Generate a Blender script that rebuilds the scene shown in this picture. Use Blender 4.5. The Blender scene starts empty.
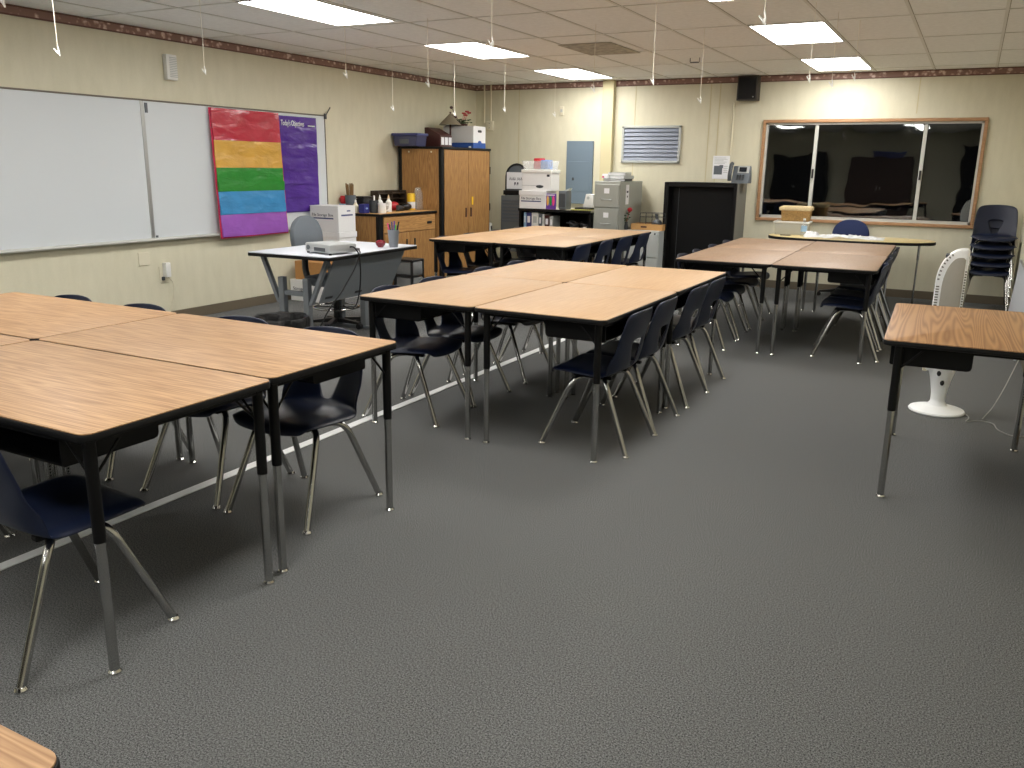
import bpy, bmesh, math, random
from math import pi, sin, cos, radians as RAD
from mathutils import Vector, Matrix
random.seed(7)
SC = bpy.context.scene
COL = SC.collection

# ------------------------------------------------------------------ materials
def lin(r, g, b):
    f = lambda v: (v/255/12.92) if v/255 <= .04045 else ((v/255+.055)/1.055)**2.4
    return (f(r), f(g), f(b), 1)

def new_mat(name):
    m = bpy.data.materials.new(name); m.use_nodes = True
    nt = m.node_tree; b = nt.nodes['Principled BSDF']
    return m, nt, b

def mat(name, rgb, rough=.6, metal=0, noise=0, nscale=60, bump=0, spec=.5, coat=0, emit=0):
    m, nt, b = new_mat(name)
    c = lin(*rgb)
    b.inputs['Base Color'].default_value = c
    b.inputs['Roughness'].default_value = rough
    b.inputs['Metallic'].default_value = metal
    b.inputs['Specular IOR Level'].default_value = spec
    b.inputs['Coat Weight'].default_value = coat
    if emit:
        b.inputs['Emission Color'].default_value = c
        b.inputs['Emission Strength'].default_value = emit
    if noise or bump:
        tc = nt.nodes.new('ShaderNodeTexCoord'); n = nt.nodes.new('ShaderNodeTexNoise')
        n.inputs['Scale'].default_value = nscale; n.inputs['Detail'].default_value = 4
        nt.links.new(tc.outputs['Object'], n.inputs['Vector'])
        if noise:
            mr = nt.nodes.new('ShaderNodeMapRange')
            mr.inputs['From Min'].default_value = .25; mr.inputs['From Max'].default_value = .75
            mr.inputs['To Min'].default_value = 1-noise; mr.inputs['To Max'].default_value = 1+noise
            nt.links.new(n.outputs['Fac'], mr.inputs['Value'])
            mx = nt.nodes.new('ShaderNodeVectorMath'); mx.operation = 'SCALE'
            mx.inputs[0].default_value = c[:3]
            nt.links.new(mr.outputs[0], mx.inputs['Scale'])
            nt.links.new(mx.outputs[0], b.inputs['Base Color'])
        if bump:
            bp = nt.nodes.new('ShaderNodeBump'); bp.inputs['Strength'].default_value = bump
            bp.inputs['Distance'].default_value = .01
            nt.links.new(n.outputs['Fac'], bp.inputs['Height'])
            nt.links.new(bp.outputs[0], b.inputs['Normal'])
    return m

def wood(name, light, dark, scale=1.0, rough=.35, axis='X', stretch=14, contrast=1.0, ringmix=.45, along=.45, ring_detail=2, rings=9):
    """oak laminate: grain runs along the given object axis"""
    m, nt, b = new_mat(name)
    N, L = nt.nodes, nt.links
    tc = N.new('ShaderNodeTexCoord'); mp = N.new('ShaderNodeMapping')
    s = [stretch*scale]*3; s['XYZ'.index(axis)] = scale*along
    mp.inputs['Scale'].default_value = s
    oi = N.new('ShaderNodeObjectInfo')
    add = N.new('ShaderNodeVectorMath'); add.operation = 'ADD'
    mul = N.new('ShaderNodeMath'); mul.operation = 'MULTIPLY'; mul.inputs[1].default_value = 7.0
    L.new(oi.outputs['Random'], mul.inputs[0])
    L.new(tc.outputs['Object'], add.inputs[0]); L.new(mul.outputs[0], add.inputs[1])
    L.new(add.outputs[0], mp.inputs['Vector'])
    n1 = N.new('ShaderNodeTexNoise'); n1.inputs['Scale'].default_value = 1.0; n1.inputs['Detail'].default_value = ring_detail
    L.new(mp.outputs[0], n1.inputs['Vector'])
    # cathedral rings: contour lines of a smooth stretched noise
    rg = N.new('ShaderNodeMath'); rg.operation = 'MULTIPLY'; rg.inputs[1].default_value = rings
    L.new(n1.outputs['Fac'], rg.inputs[0])
    fr = N.new('ShaderNodeMath'); fr.operation = 'PINGPONG'; fr.inputs[1].default_value = .5
    L.new(rg.outputs[0], fr.inputs[0])
    n2 = N.new('ShaderNodeTexNoise'); n2.inputs['Scale'].default_value = 5; n2.inputs['Detail'].default_value = 6
    L.new(mp.outputs[0], n2.inputs['Vector'])
    mix = N.new('ShaderNodeMix'); mix.data_type = 'FLOAT'; mix.inputs[0].default_value = 1-ringmix
    f2 = N.new('ShaderNodeMath'); f2.operation = 'MULTIPLY'; f2.inputs[1].default_value = 2
    L.new(fr.outputs[0], f2.inputs[0])
    L.new(f2.outputs[0], mix.inputs[2]); L.new(n2.outputs['Fac'], mix.inputs[3])
    cr = N.new('ShaderNodeValToRGB')
    cr.color_ramp.elements[0].position = .5-.28*contrast; cr.color_ramp.elements[0].color = lin(*dark)
    cr.color_ramp.elements[1].position = .5+.22*contrast; cr.color_ramp.elements[1].color = lin(*light)
    L.new(mix.outputs[0], cr.inputs[0]); L.new(cr.outputs[0], b.inputs['Base Color'])
    b.inputs['Roughness'].default_value = rough
    return m

M = {}
M['black_edge'] = mat('black vinyl edge', (11, 11, 12), .5, spec=.28)
M['black'] = mat('black enamel steel', (7, 7, 8), .5, spec=.22)
M['chrome'] = mat('nickel chrome', (176, 176, 174), .2, 1)
M['glide'] = mat('bright glide', (225, 225, 222), .15, 1)
M['navy'] = mat('navy polypropylene', (15, 25, 50), .42, noise=.08, nscale=300, bump=.03)
M['table_wood'] = wood('oak laminate', (186, 148, 106), (146, 108, 72), 2.2, .5, 'X', 12, .9, .40)
M['table_wood_pale'] = wood('pale oak laminate', (192, 159, 122), (168, 133, 97), 2.2, .5, 'X', 13, 1.3, .25)
M['table_wood_bold'] = wood('bold oak laminate', (180, 138, 94), (148, 107, 70), 1.7, .5, 'X', 6.5, .9, .62, .26, .8, 17)
M['table_wood_grey'] = wood('worn oak laminate', (154, 127, 102), (126, 99, 77), 3, .5, 'X', 10, 1.3, .25)
M['cab_wood'] = wood('oak veneer upright', (178, 134, 80), (124, 86, 46), 3.2, .5, 'Z', 14, 1.0)
M['cab_wood_h'] = wood('oak veneer level', (192, 146, 90), (146, 104, 58), 3, .5, 'Y', 12, 1.0)
M['win_wood'] = wood('window oak', (178, 138, 100), (148, 108, 74), 4, .45, 'X', 10)
M['kid_top'] = mat('yellow oak top', (206, 186, 134), .35, noise=.06, nscale=40)
M['white'] = mat('white plastic', (226, 226, 222), .4)
M['white_card'] = mat('white cardboard', (222, 222, 222), .7, noise=.02)
M['paper'] = mat('white paper', (232, 233, 236), .7)
M['board'] = mat('whiteboard enamel', (204, 209, 213), .3)
M['alu'] = mat('aluminium', (176, 178, 178), .38, .85)
M['frame_dark'] = mat('dark map rail', (112, 104, 92), .5)
M['alu_white'] = mat('pale window frame', (190, 190, 184), .4)
M['grey_steel'] = mat('grey steel', (140, 146, 147), .45, noise=.03)
M['grey_desk'] = mat('grey enamel', (112, 117, 122), .4)
M['desk_top'] = mat('pale grey laminate', (206, 210, 218), .4)
M['cabinet_grey'] = mat('filing grey', (152, 155, 148), .4)
M['cabinet_light'] = mat('light filing grey', (180, 184, 182), .4)
M['fabric_grey'] = mat('grey fabric', (92, 98, 104), .9, noise=.12, nscale=200, bump=.2)
M['fabric_navy'] = mat('navy fabric', (30, 42, 82), .9, noise=.12, nscale=200, bump=.2)
M['black_plastic'] = mat('black plastic', (20, 20, 22), .4)
M['bag'] = mat('black bin bag', (9, 9, 10), .42, bump=.6, nscale=30)
M['cardboard'] = mat('brown cardboard', (176, 128, 74), .8, noise=.05)
M['ink'] = mat('dark ink', (40, 42, 60), .7)
M['blue_ink'] = mat('blue ink', (70, 76, 120), .7)
M['panel_blue'] = mat('blue grey enamel', (108, 124, 138), .45)
M['grille'] = mat('grey blue slat', (128, 136, 152), .5)
M['grille_dark'] = mat('grille back', (70, 74, 82), .7)
M['wicker'] = mat('wicker', (172, 138, 86), .85, noise=.4, nscale=70, bump=.8)
M['lamp_shade'] = mat('grey brown shade', (128, 118, 98), .8)
M['brown'] = mat('dark brown', (66, 30, 26), .5)
M['blue_tub'] = mat('blue tub', (58, 64, 118), .35)
M['blue_lid'] = mat('bright blue card', (44, 84, 160), .6)
M['red'] = mat('red', (176, 34, 44), .4)
M['apple'] = mat('apple glaze', (118, 24, 36), .25)
M['green'] = mat('leaf green', (62, 82, 48), .7)
M['bright_green'] = mat('bright green', (70, 180, 80), .4)
M['purple'] = mat('purple', (96, 50, 140), .4)
M['pink'] = mat('pink', (214, 70, 120), .4)
M['yellow'] = mat('yellow', (240, 196, 40), .4)
M['cream'] = mat('cream plastic', (214, 208, 186), .5)
M['wallpaint'] = mat('cream paint', (200, 190, 152), .6)
M['conduit_paint'] = mat('conduit paint', (222, 216, 192), .5)
M['mid_grey'] = mat('mid grey plastic', (90, 96, 102), .5)
M['dark_grey'] = mat('dark grey plastic', (58, 62, 66), .5)
M['screen'] = mat('dark screen', (30, 34, 40), .2)
M['light_blue'] = mat('pale blue', (150, 184, 214), .5)
M['string'] = mat('white string', (226, 220, 205), .8)
M['fan_mesh'] = mat('grey beige mesh', (160, 156, 146), .7, noise=.08, nscale=400)
M['fan_white'] = mat('fan white', (234, 236, 236), .35)
M['sticks'] = mat('brown sticks', (120, 92, 56), .8)
M['olive'] = mat('olive folder', (150, 146, 70), .6)
M['tray_wood'] = mat('orange wood tray', (196, 150, 92), .5, noise=.08, nscale=30)
M['tape'] = mat('white floor strip', (226, 228, 228), .35)
M['lamp'] = mat('lit diffuser', (255, 250, 238), .5, emit=1)

def chrome_holes():
    m = mat('drilled chrome', (176, 176, 174), .2, 1); nt = m.node_tree; N, L = nt.nodes, nt.links; b = N['Principled BSDF']
    tc = N.new('ShaderNodeTexCoord'); sp = N.new('ShaderNodeSeparateXYZ'); L.new(tc.outputs['Object'], sp.inputs[0])
    def mth(op, a, c):
        n = N.new('ShaderNodeMath'); n.operation = op
        for k, v in enumerate((a, c)):
            if isinstance(v, (int, float)): n.inputs[k].default_value = v
            else: L.new(v, n.inputs[k])
        return n.outputs[0]
    zz = mth('SUBTRACT', mth('PINGPONG', sp.outputs['Z'], .014), .007)
    d2 = mth('ADD', mth('MULTIPLY', zz, zz), mth('MULTIPLY', sp.outputs['Y'], sp.outputs['Y']))
    inside = mth('LESS_THAN', d2, .0042**2)
    side = mth('GREATER_THAN', sp.outputs['X'], .005)
    hi = mth('GREATER_THAN', sp.outputs['Z'], .15)
    f = mth('MULTIPLY', mth('MULTIPLY', inside, side), hi)
    mc = N.new('ShaderNodeMix'); mc.data_type = 'RGBA'; L.new(f, mc.inputs[0])
    mc.inputs[6].default_value = lin(176, 176, 174); mc.inputs[7].default_value = lin(14, 14, 15)
    L.new(mc.outputs[2], b.inputs['Base Color']); return m
M['chrome_holes'] = chrome_holes()

def clear(name, rgb=(220, 225, 225), alpha=.35, rough=.15):
    m, nt, b = new_mat(name)
    b.inputs['Base Color'].default_value = lin(*rgb); b.inputs['Roughness'].default_value = rough
    b.inputs['Alpha'].default_value = alpha
    return m
M['clear'] = clear('clear plastic', alpha=.24, rough=.08)
M['milky'] = clear('milky plastic', (196, 196, 186), .6, .4)
M['frost'] = clear('frosted white plastic', (236, 238, 238), .26, .4)
M['smoke'] = clear('smoky drawer plastic', (128, 130, 130), .9, .35)
M['vinyl'] = clear('clear vinyl wrap', (246, 248, 252), .95, .25)

def glass_mat():
    m, nt, b = new_mat('window glass')
    N, L = nt.nodes, nt.links
    nt.nodes.remove(b); out = N['Material Output']
    t = N.new('ShaderNodeBsdfTransparent'); t.inputs[0].default_value = (.75, .78, .78, 1)
    g = N.new('ShaderNodeBsdfGlossy'); g.inputs['Roughness'].default_value = .02
    no = N.new('ShaderNodeTexNoise'); no.inputs['Scale'].default_value = 1.6
    tc = N.new('ShaderNodeTexCoord'); L.new(tc.outputs['Object'], no.inputs['Vector'])
    bu = N.new('ShaderNodeBump'); bu.inputs['Strength'].default_value = .12; bu.inputs['Distance'].default_value = .02
    L.new(no.outputs['Fac'], bu.inputs['Height']); L.new(bu.outputs[0], g.inputs['Normal'])
    fr = N.new('ShaderNodeFresnel'); fr.inputs[0].default_value = 2.2
    mx = N.new('ShaderNodeMixShader')
    L.new(fr.outputs[0], mx.inputs[0]); L.new(t.outputs[0], mx.inputs[1]); L.new(g.outputs[0], mx.inputs[2])
    L.new(mx.outputs[0], out.inputs[0])
    return m
M['glass'] = glass_mat()

def carpet_mat():
    m, nt, b = new_mat('grey carpet'); N, L = nt.nodes, nt.links
    tc = N.new('ShaderNodeTexCoord')
    n1 = N.new('ShaderNodeTexNoise'); n1.inputs['Scale'].default_value = 420; n1.inputs['Detail'].default_value = 2
    n2 = N.new('ShaderNodeTexNoise'); n2.inputs['Scale'].default_value = 190; n2.inputs['Detail'].default_value = 5
    for n in (n1, n2): L.new(tc.outputs['Object'], n.inputs['Vector'])
    ad = N.new('ShaderNodeMath'); ad.operation = 'ADD'
    L.new(n1.outputs['Fac'], ad.inputs[0]); L.new(n2.outputs['Fac'], ad.inputs[1])
    hf = N.new('ShaderNodeMath'); hf.operation = 'MULTIPLY'; hf.inputs[1].default_value = .5
    L.new(ad.outputs[0], hf.inputs[0])
    cr = N.new('ShaderNodeValToRGB'); e = cr.color_ramp.elements
    e[0].position = .39; e[0].color = lin(42, 43, 43)
    e[1].position = .61; e[1].color = lin(136, 137, 136)
    L.new(hf.outputs[0], cr.inputs[0]); L.new(cr.outputs[0], b.inputs['Base Color'])
    b.inputs['Roughness'].default_value = .95; b.inputs['Specular IOR Level'].default_value = .1
    bu = N.new('ShaderNodeBump'); bu.inputs['Strength'].default_value = .5; bu.inputs['Distance'].default_value = .01
    L.new(n1.outputs['Fac'], bu.inputs['Height']); L.new(bu.outputs[0], b.inputs['Normal'])
    return m
M['carpet'] = carpet_mat()

def wall_mat():
    """vinyl wallboard: cream with a fine weave and faint vertical streaks"""
    m, nt, b = new_mat('cream wallboard'); N, L = nt.nodes, nt.links
    tc = N.new('ShaderNodeTexCoord'); mp = N.new('ShaderNodeMapping'); mp.inputs['Scale'].default_value = (4, 4, 1.2)
    n = N.new('ShaderNodeTexNoise'); n.inputs['Scale'].default_value = 3; n.inputs['Detail'].default_value = 6
    L.new(tc.outputs['Object'], mp.inputs[0]); L.new(mp.outputs[0], n.inputs['Vector'])
    n2 = N.new('ShaderNodeTexNoise'); n2.inputs['Scale'].default_value = 60; n2.inputs['Detail'].default_value = 3
    L.new(tc.outputs['Object'], n2.inputs['Vector'])
    ad = N.new('ShaderNodeMath'); ad.operation = 'MULTIPLY_ADD'; ad.inputs[1].default_value = .4
    L.new(n2.outputs['Fac'], ad.inputs[0]); L.new(n.outputs['Fac'], ad.inputs[2])
    cr = N.new('ShaderNodeValToRGB'); e = cr.color_ramp.elements
    e[0].position = .35; e[0].color = lin(203, 198, 174)
    e[1].position = 1.0; e[1].color = lin(214, 209, 186)
    L.new(ad.outputs[0], cr.inputs[0]); L.new(cr.outputs[0], b.inputs['Base Color'])
    b.inputs['Roughness'].default_value = .55
    return m
M['wall'] = wall_mat()

def border_mat():
    """wallpaper border: dark edges, dusty pink floral blotches on maroon"""
    m, nt, b = new_mat('floral border'); N, L = nt.nodes, nt.links
    tc = N.new('ShaderNodeTexCoord')
    v = N.new('ShaderNodeTexVoronoi'); v.inputs['Scale'].default_value = 18
    L.new(tc.outputs['Object'], v.inputs['Vector'])
    n = N.new('ShaderNodeTexNoise'); n.inputs['Scale'].default_value = 30; n.inputs['Detail'].default_value = 3
    L.new(tc.outputs['Object'], n.inputs['Vector'])
    mx = N.new('ShaderNodeMath'); mx.operation = 'SUBTRACT'
    L.new(n.outputs['Fac'], mx.inputs[0]); L.new(v.outputs['Distance'], mx.inputs[1])
    cr = N.new('ShaderNodeValToRGB'); e = cr.color_ramp.elements
    e[0].position = .0; e[0].color = lin(140, 108, 98)
    e[1].position = .32; e[1].color = lin(214, 194, 184)
    x = e.new(.16); x.color = lin(176, 142, 132)
    L.new(mx.outputs[0], cr.inputs[0])
    sp = N.new('ShaderNodeSeparateXYZ'); L.new(tc.outputs['Object'], sp.inputs[0])
    ab = N.new('ShaderNodeMath'); ab.operation = 'ABSOLUTE'; L.new(sp.outputs['Z'], ab.inputs[0])
    gt = N.new('ShaderNodeMath'); gt.operation = 'GREATER_THAN'; gt.inputs[1].default_value = .027
    L.new(ab.outputs[0], gt.inputs[0])
    mc = N.new('ShaderNodeMix'); mc.data_type = 'RGBA'
    L.new(gt.outputs[0], mc.inputs[0]); L.new(cr.outputs[0], mc.inputs[6]); mc.inputs[7].default_value = lin(104, 72, 62)
    L.new(mc.outputs[2], b.inputs['Base Color']); b.inputs['Roughness'].default_value = .6
    return m
M['border'] = border_mat()
M['base'] = mat('brown vinyl base', (104, 94, 78), .5)
M['ceiling'] = mat('ceiling tile', (240, 241, 240), .9, noise=.05, nscale=24, bump=.1, spec=.2)
M['ceil_grid'] = mat('ceiling grid', (222, 222, 218), .6)
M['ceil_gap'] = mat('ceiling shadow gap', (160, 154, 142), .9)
M['stain'] = mat('dusty vent', (176, 172, 160), .8, noise=.35, nscale=14)

def vinyl(name, rgb):
    m = mat(name, rgb, .2, noise=.10, nscale=7, spec=.6)
    nt = m.node_tree; b = nt.nodes['Principled BSDF']
    tc = nt.nodes.new('ShaderNodeTexCoord'); mp = nt.nodes.new('ShaderNodeMapping'); mp.inputs['Scale'].default_value = (1, 2, 5)
    n = nt.nodes.new('ShaderNodeTexNoise'); n.inputs['Scale'].default_value = 1.7; n.inputs['Detail'].default_value = 4; n.inputs['Distortion'].default_value = .3
    bu = nt.nodes.new('ShaderNodeBump'); bu.inputs['Strength'].default_value = .5; bu.inputs['Distance'].default_value = .035
    nt.links.new(tc.outputs['Object'], mp.inputs[0]); nt.links.new(mp.outputs[0], n.inputs['Vector'])
    nt.links.new(n.outputs['Fac'], bu.inputs['Height']); nt.links.new(bu.outputs[0], b.inputs['Normal'])
    return m
for k, c in dict(v_red=(180, 48, 66), v_yellow=(206, 160, 74), v_green=(44, 132, 52), v_blue=(60, 136, 190),
                 v_violet=(150, 90, 180), v_purple=(78, 44, 140), v_border=(196, 52, 84)).items():
    M[k] = vinyl(k.replace('v_', 'glossy vinyl '), c)

# ------------------------------------------------------------------ geometry
class G:
    """collects solids in one bmesh and links them as ONE mesh object"""
    def __init__(s): s.bm = bmesh.new()
    def _new(s, before): return [v for v in s.bm.verts if v not in before]
    def box(s, x0, x1, y0, y1, z0, z1, b=0, seg=2, mtx=None):
        m = Matrix.Translation(((x0+x1)/2, (y0+y1)/2, (z0+z1)/2)) @ Matrix.Diagonal((abs(x1-x0), abs(y1-y0), abs(z1-z0), 1))
        r = bmesh.ops.create_cube(s.bm, size=1, matrix=m); vs = r['verts']
        if b:
            es = list({e for v in vs for e in v.link_edges})
            q = bmesh.ops.bevel(s.bm, geom=es, offset=b, segments=seg, affect='EDGES', profile=.5)
            vs = list({v for v in q['verts']} | {v for v in vs if v.is_valid})
        if mtx: bmesh.ops.transform(s.bm, matrix=mtx, verts=[v for v in vs if v.is_valid])
        return s
    def cyl(s, p, q, r, r2=None, seg=14, caps=True):
        p, q = Vector(p), Vector(q); d = q-p
        m = Matrix.Translation((p+q)/2) @ d.to_track_quat('Z', 'Y').to_matrix().to_4x4()
        bmesh.ops.create_cone(s.bm, cap_ends=caps, segments=seg, radius1=r, radius2=r if r2 is None else r2, depth=d.length, matrix=m)
        return s
    def sphere(s, c, r, scale=(1, 1, 1), seg=14):
        m = Matrix.Translation(c) @ Matrix.Diagonal((scale[0], scale[1], scale[2], 1))
        bmesh.ops.create_uvsphere(s.bm, u_segments=seg, v_segments=seg//2+1, radius=r, matrix=m)
        return s
    def tube(s, pts, r, seg=10, round_=0, n=5, closed=False):
        P = [Vector(p) for p in pts]
        if round_:
            Q = [P[0]]
            for a, b, c in zip(P, P[1:], P[2:]):
                u, v = (a-b), (c-b); k = min(round_, u.length*.45, v.length*.45)
                A, C = b+u.normalized()*k, b+v.normalized()*k
                for i in range(n+1):
                    t = i/n; Q.append(A*(1-t)**2+b*2*t*(1-t)+C*t*t)
            Q.append(P[-1]); P = Q
        rings = []; N = len(P); up = None
        for i, p in enumerate(P):
            if closed: t = P[(i+1) % N]-P[i-1]
            else: t = P[min(i+1, N-1)]-P[max(i-1, 0)]
            t.normalize()
            if up is None:
                up = Vector((0, 0, 1)) if abs(t.z) < .9 else Vector((1, 0, 0))
            up = (up-t*up.dot(t)).normalized(); w = t.cross(up)
            rings.append([s.bm.verts.new(p+(up*cos(2*pi*k/seg)+w*sin(2*pi*k/seg))*r) for k in range(seg)])
        for a, b in zip(rings, rings[1:]+([rings[0]] if closed else [])):
            for k in range(seg):
                s.bm.faces.new((a[k], a[(k+1) % seg], b[(k+1) % seg], b[k]))
        if not closed:
            s.bm.faces.new(rings[0][::-1]); s.bm.faces.new(rings[-1])
        return s
    def lathe(s, prof, c=(0, 0, 0), seg=28, wob=None):
        c = Vector(c); rings = []
        for j, (r, z) in enumerate(prof):
            if r < 1e-6: rings.append([s.bm.verts.new(c+Vector((0, 0, z)))])
            else:
                rings.append([s.bm.verts.new(c+Vector((r*cos(2*pi*k/seg), r*sin(2*pi*k/seg), z))*1) for k in range(seg)])
                if wob:
                    for k, v in enumerate(rings[-1]):
                        a = 2*pi*k/seg; f = 1+wob(j, a); v.co = c+Vector((r*f*cos(a), r*f*sin(a), z*(1+.3*(f-1))))
        for a, b in zip(rings, rings[1:]):
            if len(a) == 1 and len(b) == 1: continue
            for k in range(seg):
                k2 = (k+1) % seg
                if len(a) == 1: s.bm.faces.new((a[0], b[k2], b[k]))
                elif len(b) == 1: s.bm.faces.new((a[k], a[k2], b[0]))
                else: s.bm.faces.new((a[k], a[k2], b[k2], b[k]))
        return s
    def prism(s, poly, ax, lo, hi, b=0):
        """extrude a 2-D outline along axis ax ('X','Y','Z')"""
        def P(u, v, t): return {'X': (t, u, v), 'Y': (u, t, v), 'Z': (u, v, t)}[ax]
        A = [s.bm.verts.new(P(u, v, lo)) for u, v in poly]; B = [s.bm.verts.new(P(u, v, hi)) for u, v in poly]
        n = len(poly); fs = [s.bm.faces.new(A[::-1]), s.bm.faces.new(B)]
        for i in range(n): fs.append(s.bm.faces.new((A[i], A[(i+1) % n], B[(i+1) % n], B[i])))
        bmesh.ops.recalc_face_normals(s.bm, faces=fs)
        if b:
            es = list(set(fs[0].edges) | set(fs[1].edges))
            bmesh.ops.bevel(s.bm, geom=es, offset=b, segments=2, affect='EDGES', profile=.5)
        return s
    def xf(s, m): bmesh.ops.transform(s.bm, matrix=m, verts=s.bm.verts[:]); return s
    def obj(s, name, m, parent=None, loc=(0, 0, 0), rz=0, ang=35, flat=False):
        bmesh.ops.recalc_face_normals(s.bm, faces=s.bm.faces[:])
        me = bpy.data.meshes.new(name); s.bm.to_mesh(me); s.bm.free()
        if not flat:
            for p in me.polygons: p.use_smooth = True
            me.set_sharp_from_angle(angle=RAD(ang))
        me.materials.append(M[m] if isinstance(m, str) else m)
        o = bpy.data.objects.new(name, me); COL.objects.link(o)
        o.location = loc; o.rotation_euler = (0, 0, rz)
        if parent: o.parent = parent
        return o

def tag(o, label, cat, group=None):
    o['label'] = label; o['category'] = cat
    if group: o['group'] = group
    return o
def thing(name, label, cat, loc=(0, 0, 0), rz=0, group=None):
    o = bpy.data.objects.new(name, None); o.empty_display_size = .1; COL.objects.link(o)
    o.location = loc; o.rotation_euler = (0, 0, rz)
    return tag(o, label, cat, group)
def struct(o): o['kind'] = 'structure'; return o
def dup(root, loc, rz, label, group=None):
    r = root.copy(); COL.objects.link(r); r.location = loc; r.rotation_euler = (0, 0, rz); r['label'] = label
    if group: r['group'] = group
    for ch in list(root.children):
        c = ch.copy(); COL.objects.link(c); c.parent = r
        for g in list(ch.children):
            d = g.copy(); COL.objects.link(d); d.parent = c
    return r
def rrect(w, d, r, n=6, cx=0, cy=0):
    out = []
    for sx, sy, a0 in ((1, 1, 0), (-1, 1, 90), (-1, -1, 180), (1, -1, 270)):
        for i in range(n+1):
            a = RAD(a0+90*i/n)
            out.append((cx+sx*(w/2-r)+r*cos(a), cy+sy*(d/2-r)+r*sin(a)))
    return out
def text(name, s, size, m, parent, loc, rot, ext=.0008, align='LEFT', sx=1):
    cu = bpy.data.curves.new('t', 'FONT'); cu.body = s; cu.size = size; cu.extrude = ext; cu.align_x = align
    to = bpy.data.objects.new('t', cu); COL.objects.link(to)
    dg = bpy.context.evaluated_depsgraph_get()
    me = bpy.data.meshes.new_from_object(to.evaluated_get(dg)); me.name = name
    bpy.data.objects.remove(to); bpy.data.curves.remove(cu)
    me.materials.clear(); me.materials.append(M[m])
    o = bpy.data.objects.new(name, me); COL.objects.link(o); o.parent = parent
    o.location = loc; o.rotation_euler = rot; o.scale = (sx, 1, 1)
    return o

# ------------------------------------------------------------------ camera
CAM = (6.6258, -11.3173, 1.4868)
yaw, pitch, roll = .4847, .2515, .0144
fwd = Vector((-sin(yaw)*cos(pitch), cos(yaw)*cos(pitch), -sin(pitch)))
rt = Vector((cos(yaw), sin(yaw), 0)); up = rt.cross(fwd)
r2 = rt*cos(roll)+up*sin(roll); u2 = -rt*sin(roll)+up*cos(roll)
cam = bpy.data.cameras.new('camera'); co = bpy.data.objects.new('camera', cam); COL.objects.link(co)
co.matrix_world = Matrix(((r2.x, u2.x, -fwd.x, CAM[0]), (r2.y, u2.y, -fwd.y, CAM[1]), (r2.z, u2.z, -fwd.z, CAM[2]), (0, 0, 0, 1)))
cam.sensor_width = 36; cam.lens = 849.03/1024*36; cam.clip_start = .05
SC.camera = co

# ------------------------------------------------------------------ room
H = 2.618; XR = 7.15; YN = -16.6
WX0, WX1, WZ0, WZ1 = 4.222, 6.634, .892, 2.05      # window opening (inside the wooden casing)
g = G(); g.box(0, XR, YN, 0, -.1, 0); struct(g.obj('floor', 'carpet'))
g = G(); g.box(0, XR, YN, 0, H, H+.1); struct(g.obj('ceiling', 'ceiling'))
g = G(); g.box(-.12, 0, YN-.1, .12, -.1, H+.1); struct(g.obj('wall_left', 'wall'))
g = G(); g.box(XR, XR+.12, YN-.1, .12, -.1, H+.1); struct(g.obj('wall_right', 'wall'))
g = G(); g.box(0, XR, YN-.12, YN, -.1, H+.1); struct(g.obj('wall_front', 'wall'))
g = G()
g.box(0, WX0, 0, .12, -.1, H+.1); g.box(WX1, XR, 0, .12, -.1, H+.1)
g.box(WX0, WX1, 0, .12, -.1, WZ0); g.box(WX0, WX1, 0, .12, WZ1, H+.1)
struct(g.obj('wall_back', 'wall'))
# wallpaper border strip under the ceiling
bz = H-.04
for nm, a in (('trim_1', (.0005, .008, YN, -.001)), ('trim_2', (.001, XR-.001, -.008, -.0005)), ('trim_3', (XR-.008, XR-.0005, YN, -.009))):
    g = G(); g.box(a[0], a[1], a[2], a[3], -.039, .039); struct(g.obj(nm, 'border', loc=(0, 0, bz)))
for nm, a in (('baseboard_left', (.0005, .012, YN, -.001)), ('baseboard_back', (.013, XR-.013, -.012, -.0005)), ('baseboard_right', (XR-.012, XR-.0005, YN, -.001))):
    g = G(); g.box(a[0], a[1], a[2], a[3], .0005, .097, .003, 1); struct(g.obj(nm, 'base'))
# panel seam battens of the wallboard (thin reveal strips on the back wall)
for i, x in enumerate((.72, 2.475, 3.49, 3.61, 5.92)):
    z0 = .1 if x < WX0 or x > WX1 else WZ1+.09
    g = G(); g.box(x-.006, x+.006, -.003, -.0004, z0, H-.08); struct(g.obj('trim_%d' % (4+i), 'wallpaint'))
# boxed-in column on the back wall
g = G(); g.box(2.03, 2.19, -.09, -.0005, .1, H-.001, .004, 1); struct(g.obj('trim_10', 'wallpaint'))
# suspended ceiling grid: T-bars with a dark reveal on one side
XL = [1.71+.62*k for k in range(-2, 9)]; YL = [-.36, -1.55, -2.71, -3.92, -5.10, -6.36, -7.5, -8.7, -9.9, -11.1, -12.3, -13.5, -14.7, -15.9]
g = G(); d = G()
for x in XL:
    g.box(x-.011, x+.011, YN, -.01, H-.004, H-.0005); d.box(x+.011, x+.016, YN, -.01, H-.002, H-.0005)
for y in YL:
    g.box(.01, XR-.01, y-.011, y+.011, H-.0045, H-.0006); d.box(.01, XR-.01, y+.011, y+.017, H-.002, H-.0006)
go = struct(g.obj('trim_11', 'ceil_grid')); do = struct(d.obj('trim_12', 'ceil_gap'))

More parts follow.
